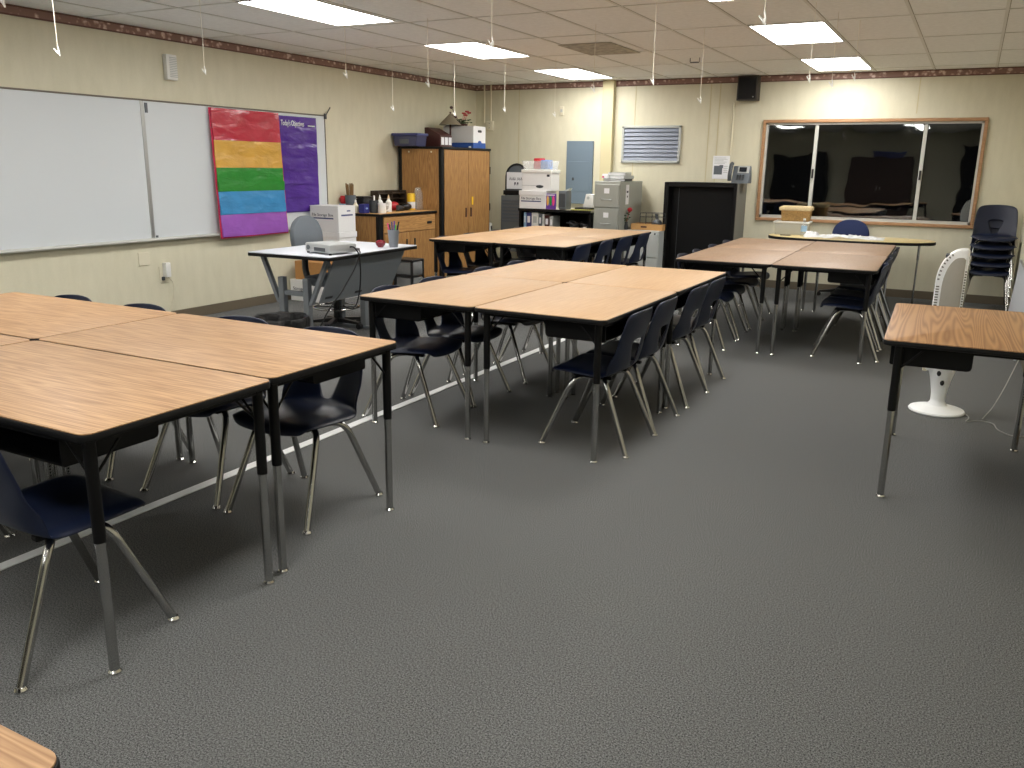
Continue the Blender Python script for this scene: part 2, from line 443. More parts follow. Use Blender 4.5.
# window in the back wall
win = thing('window_1', 'x', 'x'); del win['label'], win['category']; struct(win); win.location = (0, 0, 0)
g = G(); c = .038
g.box(WX0-c, WX1+c, -.03, .0-.0005, WZ1, WZ1+c, .004, 1); g.box(WX0-c, WX1+c, -.03, -.0005, WZ0-c, WZ0, .004, 1)
g.box(WX0-c, WX0, -.03, -.0005, WZ0, WZ1, .004, 1); g.box(WX1, WX1+c, -.03, -.0005, WZ0, WZ1, .004, 1)
g.obj('casing', 'win_wood', win)
g = G(); f = .024
e = .001
g.box(WX0+e, WX1-e, .0, .09, WZ1-f, WZ1-e); g.box(WX0+e, WX1-e, .0, .09, WZ0+e, WZ0+f+.01)
g.box(WX0+e, WX0+f, .0, .09, WZ0+e, WZ1-e); g.box(WX1-f, WX1-e, .0, .09, WZ0+e, WZ1-e)
g.obj('window_frame', 'alu_white', win)
for x in (4.83, 6.04):
    g = G(); g.box(x-.021, x+.021, .01, .05, WZ0+.03, WZ1-.03, .004, 1); mu = g.obj('mullion', 'alu_white', win)
    g = G(); g.box(x-.012, x+.012, -.008, .012, 1.39, 1.50, .004, 1); g.obj('latch', 'black_plastic', mu)
for a, b in ((WX0+f, 4.802), (4.858, 6.012), (6.068, WX1-f)):
    g = G(); g.box(a, b, .03, .036, WZ0+.04, WZ1-.03); g.obj('pane', 'glass', win)

# ------------------------------------------------------------------ ceiling lights
LAMPS = [(1.71, -6.37, 'recessed ceiling light nearest the whiteboard, cut by the top edge'),
         (1.71, -3.93, 'recessed ceiling light between the one over the whiteboard end and the back wall'),
         (1.71, -1.54, 'recessed ceiling light above the tall wooden cabinet, near the back wall'),
         (4.84, -3.88, 'larger of the two recessed ceiling lights in front of the window'),
         (4.84, -1.51, 'smaller recessed ceiling light close to the border above the window'),
         (4.84, -6.20, 'recessed ceiling light cut off at top centre of the view'),
         (1.71, -8.75, 'added unseen ceiling light brightening the near left cluster'), (4.84, -8.70, 'added unseen ceiling light brightening the open carpet'),  # this pair and the next: unseen lights added to brighten the near half
         (1.71, -11.15, 'added unseen ceiling light brightening the left front of the room'), (4.84, -11.15, 'added unseen ceiling light above the camera, brightening the near carpet'),
         (1.71, -13.6, 'ceiling light behind the camera seen reflected in the left window pane'), (4.84, -13.6, 'ceiling light behind the camera seen reflected in the middle window pane')]
proto = None
for x, y, lb in LAMPS:
    if proto is None:
        proto = thing('ceiling_light', lb, 'ceiling light', (x, y, H), 0, 'recessed ceiling lights')
        g = G(); w, l = .585, 1.16
        g.box(-.01, w, -.005, .008, -.008, -.0005); g.box(-.01, w, l-.013, l, -.008, -.0005)
        g.box(-.01, .003, .008, l-.013, -.008, -.0005); g.box(w-.013, w, .008, l-.013, -.008, -.0005)
        g.obj('frame', 'alu_white', proto)
        g = G(); g.box(.003, w-.013, .008, l-.013, -.006, -.001); g.obj('diffuser', 'lamp', proto)
    else: dup(proto, (x, y, H), 0, lb)

# ------------------------------------------------------------------ classroom chair
def chair_shell():
    prof = [(.222, .392), (.214, .418), (.18, .434), (.08, .431), (-.02, .423), (-.10, .417), (-.145, .425),
            (-.176, .452), (-.190, .50), (-.198, .545), (-.208, .60), (-.222, .66), (-.236, .72), (-.246, .757), (-.249, .772)]
    half = [.180, .210, .226, .230, .228, .224, .220, .216, .216, .215, .212, .206, .198, .178, .142]
    hole = [None]*15
    hw = {7: .020, 8: .038, 9: .058, 10: .076}
    bm = bmesh.new(); rows = []
    for j, ((y, z), w) in enumerate(zip(prof, half)):
        h = hw.get(j, .07 if j < 7 else .095)
        us = [-w, -w*.86, -(w*.5+h*.5), -h, 0, h, (w*.5+h*.5), w*.86, w]
        row = []
        for u in us:
            k = abs(u)/w
            if j < 7: yy, zz = y-.02*k**4*(1 if j < 2 else 0), z+.014*k*k-(.022*max(0, k-.86)/.14 if k > .86 and j > 1 else 0)
            else: yy, zz = y+.035*k*k, z-(.012*k*k if j > 12 else 0)
            if j >= 11: yy -= .013*(1-.6*k*k)
            if 5 <= j <= 8 and k > .9: yy += .03
            row.append(bm.verts.new((u, yy, zz)))
        rows.append(row)
    for j in range(14):
        for i in range(8):
            if 7 <= j < 10 and i in (3, 4): continue
            bm.faces.new((rows[j][i], rows[j][i+1], rows[j+1][i+1], rows[j+1][i]))
    # rolled rim: turn the outer loop of the shell downward/backward a little
    me = bpy.data.meshes.new('shell'); bm.to_mesh(me); bm.free()
    o = bpy.data.objects.new('shell', me); COL.objects.link(o)
    s = o.modifiers.new('s', 'SOLIDIFY'); s.thickness = .009; s.offset = -1
    q = o.modifiers.new('q', 'SUBSURF'); q.levels = q.render_levels = 1
    dg = bpy.context.evaluated_depsgraph_get(); m2 = bpy.data.meshes.new_from_object(o.evaluated_get(dg))
    o.modifiers.clear(); o.data = m2; m2.name = 'shell'
    for p in m2.polygons: p.use_smooth = True
    m2.materials.clear(); m2.materials.append(M['navy'])
    return o

chair0 = thing('classroom_chair', 'x', 'chair')
sh = chair_shell(); sh.parent = chair0
g = G(); g.box(-.12, .12, -.085, .085, .392, .402, .003, 1); g.box(-.13, -.10, -.11, .11, .386, .404, .003, 1); g.box(.10, .13, -.11, .11, .386, .404, .003, 1)
g.obj('seat_bracket', 'black', chair0)
for sx in (-1, 1):
    for fy in (1, -1):
        g = G()
        g.tube([(sx*.06, fy*.03, .384), (sx*.150, fy*.080, .384), (sx*.172, fy*.108, .345), (sx*.222, fy*.245, .012)], .0140, 12, .035)
        lg = g.obj('leg', 'chrome', chair0)
        g = G(); g.lathe([(0, 0.001), (.019, .001), (.020, .008), (.015, .016), (.0, .018)], (sx*.223, fy*.247, 0), 14)
        g.obj('glide', 'glide', lg)

used = [False]
def chair(x, y, rz, label, group, z=0):
    if not used[0]:
        used[0] = True
        chair0.location = (x, y, z); chair0.rotation_euler = (0, 0, rz); chair0['label'] = label; chair0['group'] = group
        return chair0
    return dup(chair0, (x, y, z), rz, label, group)

# ------------------------------------------------------------------ tables
def table(x, y, rz, L, W, label, group, T=.762, wood_='table_wood', cache={}, ins=.058):
    key = (L, W, wood_, T)
    if key in cache: return dup(cache[key], (x, y, 0), rz, label, group)
    t = thing('activity_table', label, 'table', (x, y, 0), rz, group); cache[key] = t
    g = G(); g.prism(rrect(L-.006, W-.006, .033), 'Z', T-.004, T, .0015); g.obj('tabletop', wood_, t)
    g = G(); g.prism(rrect(L, W, .036), 'Z', T-.026, T-.0042, .004); g.obj('edge_band', 'black_edge', t)
    g = G()   # steel rails under the top
    a, b = L/2-ins, W/2-ins
    for s in (-1, 1):
        g.box(-a, a, s*b-.010, s*b+.010, T-.046, T-.026); g.box(s*a-.010, s*a+.010, -b, b, T-.046, T-.026)
    g.obj('rail', 'black', t)
    for sx in (-1, 1):
        for sy in (-1, 1):
            g = G(); g.cyl((sx*a, sy*b, T-.026), (sx*a, sy*b, .425), .0185, .0180, 16)
            g.box(sx*a-.03, sx*a+.03, sy*b-.03, sy*b+.03, T-.032, T-.026)
            lg = g.obj('leg', 'black', t)
            g = G(); g.cyl((0, 0, .44), (0, 0, .014), .0152, .0152, 16)
            g.obj('leg_insert', 'chrome_holes', lg, loc=(sx*a, sy*b, 0), rz=pi if sx > 0 else 0)
            g = G(); g.lathe([(0, .001), (.019, .001), (.020, .008), (.014, .016), (0, .018)], (sx*a, sy*b, 0), 14); g.obj('glide', 'glide', lg)
            g = G(); g.tube([(sx*a, sy*b, T-.15), (sx*(a-.10), sy*b, T-.045)], .0045, 8); g.tube([(sx*a, sy*b, T-.15), (sx*a, sy*(b-.10), T-.045)], .0045, 8)
            g.obj('brace', 'black', lg)
    # two open book boxes on the pupils' side (-y)
    bw, bd, bh = min(.46, L/2-.13), .335, .085
    for cx in (-.5, .5):
        cx = cx*(bw+.07); g = G(); y0, z1 = -W/2+.035, T-.047; z0 = z1-bh; e = .006
        ys = [(y0, z1), (y0, z0+.006), (y0+.006, z0), (y0+bd-.018, z0), (y0+bd-.005, z0+.005), (y0+bd, z0+.018), (y0+bd, z1)]
        for s in (-1, 1): g.prism(ys, 'X', cx+s*bw/2-(e if s > 0 else 0), cx+s*bw/2+(e if s < 0 else 0))
        g.box(cx-bw/2, cx+bw/2, y0+.006, y0+bd-.018, z0, z0+e); g.box(cx-bw/2, cx+bw/2, y0+bd-e, y0+bd, z0+.018, z1)
        g.box(cx-bw/2, cx+bw/2, y0, y0+bd, z1-e, z1)
        g.obj('book_box', 'black', t)
    return t

P2 = pi/2
gt = 'wood laminate classroom tables'
# cluster nearest the camera on the left
c1 = 'tables of the near left cluster'
table(3.927, -9.557, 0, 1.31, .73, 'nearest wood laminate table on the left, chair tucked at its front', c1, ins=.042)
table(3.908, -8.803, pi, 1.31, .76, 'wood table of the near left cluster edging the waste bin', c1, ins=.042)
table(2.612, -9.557, 0, 1.31, .73, 'camera-side table of the near left cluster cut by the left photo edge', c1)
table(2.593, -8.803+.0, pi, 1.31, .76, 'left table cut by the photo edge, on the whiteboard side of the near left cluster', c1)
c2 = 'tables of the middle cluster'
table(3.986, -6.903, -P2, 1.175, .755, 'front table of the middle cluster on the side of the teacher desk', c2, wood_='table_wood_pale')
table(4.744, -6.903, P2, 1.175, .755, 'front table of the middle cluster on the open carpet side', c2, wood_='table_wood_pale')
table(3.986, -5.725, -P2, 1.175, .755, 'rear table of the middle cluster on the side of the teacher desk', c2, wood_='table_wood_pale')
table(4.744, -5.725, P2, 1.175, .755, 'rear table of the middle cluster on the open carpet side', c2, wood_='table_wood_pale')
c3 = 'tables of the back cluster by the cabinets'
table(2.190, -3.43, -P2, 1.225, .765, 'front table of the back cluster next to the wooden cabinets', c3, wood_='table_wood_pale')
table(2.957, -3.43, P2, 1.225, .765, 'front table of the back cluster on the side away from the wooden cabinets', c3, wood_='table_wood_pale')
table(2.190, -2.203, -P2, 1.225, .765, 'rear table of the back cluster next to the wooden cabinets', c3, wood_='table_wood_pale')
table(2.957, -2.203, P2, 1.225, .765, 'rear table of the back cluster in front of the filing cabinets', c3, wood_='table_wood_pale')
c4 = 'tables of the cluster by the window'
TW = RAD(1.4); PV = Vector((5.27, -4.30))
def turn(x, y):
    v = Vector((x, y))-PV; return PV.x+v.x*cos(TW)-v.y*sin(TW), PV.y+v.x*sin(TW)+v.y*cos(TW)
for x, y, rz, lb in ((4.868, -3.645, -P2, 'front table of the window cluster on the side of the black bookcase'), (5.660, -3.645, P2, 'front table of the window cluster on the side of the tower heater'),
                     (4.868, -2.330, -P2, 'rear table of the window cluster on the side of the black bookcase'), (5.660, -2.330, P2, 'rear table of the window cluster in front of the oval table')):
    table(*turn(x, y), rz+TW, 1.312, .79, lb, c4, T=.75, wood_='table_wood_grey')
table(6.712, -6.64, -P2+RAD(1.8), 1.22, .758, 'single table at the right photo edge with bold grain, heater behind it', 'separate tables', wood_='table_wood_bold', ins=.07)
table(5.11, -11.145, 0, 1.22, .76, 'table showing only a corner at the bottom left of the view', 'separate tables')

# chairs
gA = 'navy chairs at the near left cluster'
chair(4.195, -9.80, RAD(-7), 'navy chair in the left foreground at the front of the nearest table', gA)
chair(3.13, -9.70, 0, 'navy chair at the left photo edge, mostly under the near left table', gA)
for x, a, lb in ((4.150, 180, 'navy chair under the far right corner of the near left cluster'),
              (3.62, 182, 'navy chair on the far side of the near left cluster, by the waste bin'),
              (2.93, 180, 'navy chair on the far side of the near left cluster, third from the right'),
              (2.36, 179, 'navy chair on the far side of the near left cluster, leftmost')):
    chair(x, -8.592, RAD(a), lb, gA)
gB = 'navy chairs at the middle cluster'
for i, (y, a) in enumerate(((-7.12, -86), (-6.62, -92), (-5.93, -90), (-5.42, -88))):
    chair(3.765, y, RAD(a), 'navy chair on the teacher desk side of the middle cluster, %s' % ('frontmost', 'second from the front', 'third from the front', 'rearmost')[i], gB)
for i, (y, a) in enumerate(((-7.06, 90), (-6.612, 91), (-5.95, 89), (-5.50, 90))):
    chair(4.938, y, RAD(a), 'navy chair on the open carpet side of the middle cluster, %s' % ('frontmost', 'second from the front', 'third from the front', 'rearmost')[i], gB)
gC = 'navy chairs at the back cluster'
for i, y in enumerate((-3.74, -3.22, -2.62, -2.05)):
    chair(2.03, y, RAD(-90+(2, -3, 3, 0)[i]), 'navy chair on the wooden cabinet side of the back cluster, %s' % ('frontmost', 'second from the front', 'third from the front', 'rearmost')[i], gC)
for i, y in enumerate((-3.65, -3.05, -2.48, -1.90)):
    chair(3.14, y, RAD(90+(0, 2, -2, 1)[i]), 'navy chair facing the back cluster from the black bookcase side, %s' % ('frontmost', 'second from the front', 'third from the front', 'rearmost')[i], gC)
gD = 'navy chairs at the window cluster'
for i, y in enumerate((-4.05, -3.55, -2.96, -2.36)):
    chair(*turn(4.69, y), TW+RAD(-90+(0, 3, -2, 0)[i]), 'navy chair on the black bookcase side of the window cluster, %s' % ('frontmost', 'second from the front', 'third from the front', 'rearmost')[i], gD)
for i, (y, a) in enumerate(((-3.90, 94), (-3.36, 90), (-2.75, 88), (-2.15, 90))):
    chair(*turn(5.855, y), TW+RAD(a), 'navy chair on the tower heater side of the window cluster, %s' % ('frontmost', 'second from the front', 'third from the front', 'rearmost')[i], gD)
gE = 'navy chairs stacked in the corner'
for i in range(5):
    chair(6.885, -.47-.006*i, pi, 'navy chair stacked in the right back corner, %s of five' % ('bottom', 'second from the bottom', 'middle', 'second from the top', 'top')[i], gE, .0935*i)

# strip over the carpet
g = G(); g.box(3.556, 3.612, -11.9, -4.05, .0004, .006, .002, 1)
tag(g.obj('floor_strip', 'tape'), 'long white strip running along the carpet under the tables', 'floor strip')

# ------------------------------------------------------------------ left wall
wb = thing('whiteboard', 'wide two-panel whiteboard along the left wall', 'whiteboard', (0, 0, 0))
Y0, Y1, YD, Z0, Z1 = -10.9, -3.43, -5.885, .79, 2.0
g = G(); g.box(.004, .018, Y0, YD-.02, Z0, Z1); g.obj('writing_panel', 'board', wb)
g = G(); g.box(.004, .018, YD+.02, Y1, Z0, Z1); g.obj('writing_panel', 'board', wb)
g = G(); g.box(.002, .024, YD-.02, YD+.02, Z0, Z1, .003, 1); g.obj('joint_strip', 'alu', wb)
g = G(); g.box(.002, .026, Y0, Y1+.01, Z1, Z1+.014, .003, 1); g.box(.002, .024, Y1, Y1+.010, Z0, Z1); g.obj('frame', 'frame_dark', wb)
g = G(); g.prism([(.002, Z0-.004), (.07, Z0-.016), (.075, Z0-.006), (.06, Z0), (.002, Z0+.012)], 'Y', Y0, Y1+.005); g.obj('marker_tray', 'alu_white', wb)
g = G(); g.cyl((.026, Y1+.02, Z1+.01), (.04, Y1+.085, Z1+.10), .006); g.box(.02, .034, Y1-.01, Y1+.03, Z1-.03, Z1+.03, .003, 1); g.obj('rail_hook', 'dark_grey', wb)
g = G(); g.box(.018, .026, YD+.028, YD+.055, 1.90, 1.985); g.box(.018, .026, YD+.03, YD+.05, .80, .82); g.obj('panel_clip', 'mid_grey', wb)

def chart_sheet(y0, y1, z0, z1, off, nz=2, ny=20, th=.004, bulge=.012, seed=0, lean=0):
    """hanging vinyl sheet with gentle waves; off = distance from the wall at the top"""
    rnd = random.Random(seed); ph = [rnd.uniform(0, 6.28) for _ in range(6)]
    bm = bmesh.new(); R = []
    NZ = max(3, int((z1-z0)/.03))
    for i in range(NZ+1):
        z = z1-(z1-z0)*i/NZ; t = i/NZ; row = []
        for j in range(ny+1):
            y = y0+(y1-y0)*j/ny
            w = bulge*(sin(7*y+ph[0]+2.2*z)*.4+sin(15*y+ph[1]-4*z)*.22+sin(22*z+ph[2])*.22+sin(31*y+18*z+ph[3])*.12)
            row.append((off+lean*(1-z/1.0 if False else t)+w*.6+bulge*.6, y, z))
        R.append(row)
    F = [[bm.verts.new(p) for p in r] for r in R]; B = [[bm.verts.new((p[0]-th, p[1], p[2])) for p in r] for r in R]
    for i in range(NZ):
        for j in range(ny):
            bm.faces.new((F[i][j], F[i+1][j], F[i+1][j+1], F[i][j+1])); bm.faces.new((B[i][j], B[i][j+1], B[i+1][j+1], B[i+1][j]))
    for i in range(NZ):
        bm.faces.new((F[i][0], B[i][0], B[i+1][0], F[i+1][0])); bm.faces.new((F[i][ny], F[i+1][ny], B[i+1][ny], B[i][ny]))
    for j in range(ny):
        bm.faces.new((F[0][j], F[0][j+1], B[0][j+1], B[0][j])); bm.faces.new((F[NZ][j], B[NZ][j], B[NZ][j+1], F[NZ][j+1]))
    g = G(); g.bm.free(); g.bm = bm
    return g
# the rainbow pocket chart
pc = thing('pocket_chart', 'glossy pocket chart with red, gold, green, blue and violet bands over the whiteboard', 'wall chart', (0, -4.665, 0))
lean_ = .055
def lean_at(z): return .03+lean_*(1.995-z)/(1.995-.745)
g = chart_sheet(-.478, .478, .745, 1.992, .030, lean=lean_, seed=3); g.obj('backing_sheet', 'v_border', pc)
zs = [1.988, 1.69, 1.43, 1.20, .975, .758]
for k, (nm, lab) in enumerate((('v_red', 'red'), ('v_yellow', 'golden yellow'), ('v_green', 'green'), ('v_blue', 'blue'), ('v_violet', 'violet'))):
    z1_, z0_ = zs[k], zs[k+1]
    g = chart_sheet(-.462, .462, z0_, z1_, lean_at(z1_)+.007, lean=lean_*(z1_-z0_)/1.25, bulge=.016, seed=3)
    o = g.obj('pocket', nm, pc); o['label'] = lab+' pocket band'
    zc = (z1_+z0_)/2-.02
    g = chart_sheet(-.46, .46, z0_+.004, zc, lean_at(zc)+.012, lean=lean_*(zc-z0_)/1.25, bulge=.018, seed=5+k); g.obj('pocket_flap', nm, o)
# the purple chart
pu = thing('objectives_chart', 'purple objectives wall chart right of the rainbow pocket chart', 'wall chart', (0, -3.89, 0))
g = chart_sheet(-.30, .305, .957, 1.972, .024, bulge=.010, seed=11); g.obj('backing_sheet', 'v_purple', pu)
for k in range(6):
    z1_ = 1.83-k*.145
    g = chart_sheet(-.285, .29, z1_-.135, z1_, .0305, bulge=.012, seed=20+k); g.obj('pocket_strip', 'v_purple', pu)
text('lettering', "Today's Objectives", .078, 'paper', pu, (.056, -.285, 1.872), (P2, 0, P2), .001, sx=.60)
g = G(); g.box(.050, .056, .14, .25, 1.876, 1.886); g.obj('blank_line', 'paper', pu)

# wall box, plates and plug on the left wall
t = thing('wall_speaker', 'small white slotted box high on the left wall above the whiteboard', 'wall box', (0, -5.54, 2.31))
g = G(); g.box(.002, .055, -.065, .055, -.11, .11, .008); g.obj('housing', 'white', t)
g = G()
for k in range(12): g.box(.054, .058, -.035, .048, -.085+k*.015, -.078+k*.015)
g.obj('slots', 'cabinet_light', t)
g = G(); g.box(.001, .010, -6.06, -5.94, .555, .675, .003, 1); tag(g.obj('wall_plate', 'cream'), 'blank cream wall plate below the whiteboard joint', 'wall plate')
t = thing('wall_outlet', 'cream wall outlet with a white plug-in adapter under the whiteboard', 'outlet', (0, -5.79, .45))
g = G(); g.box(.001, .008, -.055, .055, -.075, .08, .002, 1); g.obj('cover_plate', 'cream', t)
g = G(); g.box(.008, .062, -.02, .035, -.02, .115, .006); g.obj('adapter', 'white', t)
g = G(); g.box(.008, .03, -.04, -.012, -.05, -.015, .004, 1); g.obj('socket', 'dark_grey', t)
g = G(); g.tube([(.03, .02, -.02), (.06, .045, -.06), (.05, .06, -.16), (.035, .04, -.28), (.03, -.02, -.40), (.03, -.06, -.445)], .006, 8, .06); g.obj('cord', 'cream', t)

# ------------------------------------------------------------------ teacher's corner
TD = RAD(2.2)
t = thing('teacher_desk', 'grey slant-legged teacher desk with pale top carrying the projector', 'desk', (1.725, -5.365, 0), TD)
g = G(); g.prism(rrect(.845, 1.315, .02), 'Z', .755, .762, .001); g.obj('desktop', 'desk_top', t)
g = G(); g.prism(rrect(.853, 1.323, .022), 'Z', .728, .7548, .003); g.obj('edge_band', 'black_edge', t)
for s in (-1, 1):
    y = -.50 if s < 0 else .30
    for xx in (-.20, .06):
        g = G(); g.box(xx-.028, xx+.028, y-.028, y+.028, .03, .545, .004, 1)
        g.box(xx-.026, xx+.026, y-.026, y+.026, .545, .552)
        g.obj('post', 'grey_desk', t)
    g = G(); g.box(-.30, .16, y-.03, y+.03, .001, .03, .005, 1); g.obj('foot', 'grey_desk', t)
    g = G(); g.box(-.17, .03, y-.02, y+.02, .40, .44, .003, 1); g.obj('crossbar', 'grey_desk', t)
    for sg, x0, x1 in ((-1, -.235, -.40), (1, .095, .285)):
        g = G(); g.prism([(x0-.017, .33), (x0+.017, .33), (x1+.017, .728), (x1-.017, .728)], 'Y', y-.02, y+.02); g.obj('slanted_arm', 'grey_desk', t)
g = G(); g.prism([(.14, .345), (.152, .340), (.325, .722), (.312, .726)], 'Y', -.46, .60); pn = g.obj('modesty_panel', 'grey_desk', t)
g = G()
for y in (-.36, .06, .47): g.box(-.005, .005, y-.05, y+.05, -.011, .011, mtx=Matrix.Translation((.168, 0, .385)) @ Matrix.Rotation(RAD(24), 4, 'Y'))
g.obj('panel_slot', 'black_plastic', pn)

t = thing('projector', 'grey projector lying on the pale desk top', 'projector', (1.955, -5.72, .7622), RAD(-14))
g = G(); g.box(-.16, .175, -.145, .13, .012, .085, .012); g.obj('body', mat('projector shell', (164, 166, 166), .45), t)
g = G(); g.cyl((-.11, -.1455, .05), (-.11, -.152, .05), .02); g.obj('lens_cap', 'mid_grey', t)
g = G(); g.box(-.03, .12, -.1475, -.144, .025, .055); g.obj('rear_vent', 'dark_grey', t)
g = G()
for a, b in ((-.15, -.12), (.15, -.12), (0, .12)): g.cyl((a, b, 0), (a, b, .013), .012)
g.obj('foot', 'black_plastic', t)
g = G()
g.tube([(2.11, -5.70, .81), (2.17, -5.70, .83), (2.20, -5.66, .77), (2.18, -5.62, .62), (2.14, -5.585, .45), (2.11, -5.60, .32), (2.09, -5.66, .29), (2.06, -5.72, .33)], .006, 8, .06)
tag(g.obj('power_cable', 'black_plastic'), 'black cable leaving the projector and looping in front of desk panel', 'cable', 'black cables on the teacher desk')
g = G()
g.tube([(1.98, -5.44, .770), (2.12, -5.56, .785), (2.185, -5.62, .77), (2.18, -5.70, .64), (2.14, -5.83, .46), (2.10, -5.95, .33), (2.06, -6.03, .18), (2.02, -6.10, .04), (1.96, -6.16, .008)], .006, 8, .05)
tag(g.obj('cable', 'black_plastic'), 'black cable slanting from desk edge down to the floor, crossing the other', 'cable', 'black cables on the teacher desk')
g = G(); g.box(1.90, 2.01, -5.47, -5.40, .7625, .782, .008); tag(g.obj('cable_adapter', 'black_plastic'), 'small black adapter lying behind the projector on desk', 'adapter')

t = thing('ceramic_apple', 'dark red apple ornament beside the grey pen cup', 'ornament', (1.985, -5.075, .7625))
g = G(); g.lathe([(0, .002), (.022, .0), (.038, .02), (.045, .04), (.040, .056), (.02, .064), (.006, .058), (0, .054)], seg=20); g.obj('fruit', 'apple', t)
g = G(); g.cyl((0, 0, .054), (.004, 0, .072), .003); g.obj('stem', 'brown', t)
t = thing('pen_cup', 'tall grey cup full of pens on the desk corner', 'pen cup', (2.075, -5.0, .7625), 0)
g = G(); g.lathe([(0, 0), (.038, 0), (.040, .01), (.052, .155), (.049, .155), (.037, .012), (0, .010)], seg=24); g.obj('cup', mat('grey pen cup', (122, 127, 134), .5), t)
for i, (a, m_) in enumerate(((0, 'ink'), (60, 'bright_green'), (115, 'purple'), (170, 'black_plastic'), (230, 'pink'), (290, 'blue_ink'), (330, 'bright_green'), (200, 'ink'), (20, 'black_plastic'))):
    a = RAD(a); g = G(); g.cyl((.012*cos(a), .012*sin(a), .014), (.052*cos(a), .052*sin(a), .20+.014*(i % 3)), .007, .0065, 8); g.obj('pen', m_, t)

# drafting stool at the desk
t = thing('drafting_chair', 'grey fabric drafting stool with foot ring behind the teacher desk', 'office chair', (1.50, -5.13, 0), RAD(-88))
g = G(); out = []
for i in range(40):
    a = 2*pi*i/40; x, z = cos(a), sin(a); k = (abs(x)**2.6+abs(z)**2.6)**(-1/2.6)
    out.append((.21*x*k*(1 if z < 0 else 1-.18*z*z), .20*z*k))
g.prism(out, 'Y', -.03, .03, .018); g.xf(Matrix.Translation((0, -.31, .815)) @ Matrix.Rotation(RAD(6), 4, 'X')); g.obj('backrest', 'fabric_grey', t)
g = G(); g.prism(rrect(.50, .47, .14), 'Z', .405, .48, .028); g.obj('seat', 'fabric_grey', t)
g = G(); g.tube([(0, -.10, .39), (0, -.30, .395), (0, -.345, .50), (0, -.345, .76)], .03, 8, .05); g.obj('back_post', 'black_plastic', t)
g = G(); g.cyl((0, 0, .06), (0, 0, .40), .028); g.box(-.12, .12, -.1, .1, .385, .406); g.obj('gas_post', 'black_plastic', t)
g = G(); g.tube([(.21*cos(2*pi*i/28), .21*sin(2*pi*i/28), .19) for i in range(28)], .010, 8, closed=True)
for i in range(4): g.tube([(0, 0, .185), (.21*cos(i*P2+.5), .21*sin(i*P2+.5), .19)], .007, 6)
g.obj('foot_ring', 'chrome', t)
for i in range(5):
    a = 2*pi*i/5+.3; g = G(); g.prism([(.02, .05), (.02, .09), (.26, .065), (.26, .045)], 'Y', -.022, .022); g.xf(Matrix.Rotation(a, 4, 'Z')); lg = g.obj('base_arm', 'black_plastic', t)
    g = G(); g.cyl((.26, -.022, .0265), (.26, .022, .0265), .026); g.cyl((.26, 0, .03), (.26, 0, .055), .01); g.xf(Matrix.Rotation(a, 4, 'Z')); g.obj('caster', 'black_plastic', lg)

# waste bin
t = thing('waste_bin', 'waste bin lined with a black bag behind the near left cluster', 'waste bin', (2.08, -6.49, 0))
g = G(); g.lathe([(0, 0), (.15, 0), (.20, .335), (.193, .335), (.145, .008), (0, .008)], seg=30); g.obj('bin', 'dark_grey', t)
rnd = random.Random(4); ph = [rnd.uniform(0, 6.28) for _ in range(5)]
wob = lambda j, a: .022*sin(7*a+ph[0]+j)+.014*sin(13*a+ph[1]-j)+.012*sin(21*a+ph[2])
g = G(); g.lathe([(.212, .21), (.216, .28), (.218, .325), (.208, .352), (.188, .345), (.176, .30), (.165, .20), (.15, .10), (0, .06)], seg=60, wob=wob); g.obj('bag', 'bag', t)

# banker boxes in the corner left of the low cabinet
def banker(name_label, loc, rz, group=None, lettering=True, h=.255, hole=True, m='white_card', lid=True):
    t = thing('banker_box', name_label, 'storage box', loc, rz, group)
    g = G(); g.box(-.20, .20, -.15, .15, 0, h-.005, .003, 1); g.obj('carton', m, t)
    if lid: g = G(); g.box(-.207, .207, -.157, .157, h-.06, h+.004, .004, 1); g.obj('lid', m, t)
    else: g = G(); g.box(-.202, .202, -.152, .152, h-.008, h, .002, 1); g.obj('rim', m, t)
    if lettering:
        text('lettering', 'File Storage Box', .046, 'ink', t, (-.175, -.1508, h-.115), (P2, 0, 0))
        g = G(); g.box(-.175, .13, -.1515, -.1498, h-.145, h-.130); g.obj('stripe', 'blue_ink', t)
    if hole:
        g = G(); g.cyl((.1985, -.04, h*.60), (.2015, -.04, h*.60), .017); g.cyl((.1985, .04, h*.60), (.2015, .04, h*.60), .017); g.box(.1985, .2015, -.04, .04, h*.60-.017, h*.60+.017); g.obj('hand_hole', 'black_plastic', t)
    return t
gb = 'boxes piled beside the low cabinet'
t = thing('carton', 'long white carton on the floor under the box pile', 'storage box', (.28, -3.95, 0.001), 0, gb)
g = G(); g.box(-.24, .22, -.19, .46, 0, .235, .003, 1); g.obj('carton', 'white_card', t)
text('lettering', 'Storage', .05, 'ink', t, (-.20, -.1908, .12), (P2, 0, 0))
t = thing('cardboard_box', 'brown cardboard box beneath the white banker boxes', 'storage box', (.29, -3.93, .2362), 0, gb)
g = G(); g.box(-.2, .2, -.18, .44, 0, .20, .003, 1); g.obj('carton', 'cardboard', t)
g = G(); g.box(-.2005, .2005, -.02, .02, .1995, .2015); g.box(-.005, .005, -.1805, .4405, .1995, .201); g.obj('flap_seam', 'cardboard', t)
banker('white banker box directly under the lettered one, black hand hole showing', (.275, -3.645, .438), RAD(0), gb, False, .300)
tb = banker('topmost white banker box with dark lettering beside the low cabinet', (.27, -3.645, .7435), 0, gb, True, .285, False, lid=False)
g = G(); g.box(.1995, .2015, -.10, .10, .175, .192); g.box(.1995, .2015, .0, .06, .222, .236); g.obj('end_stripe', 'blue_ink', tb)

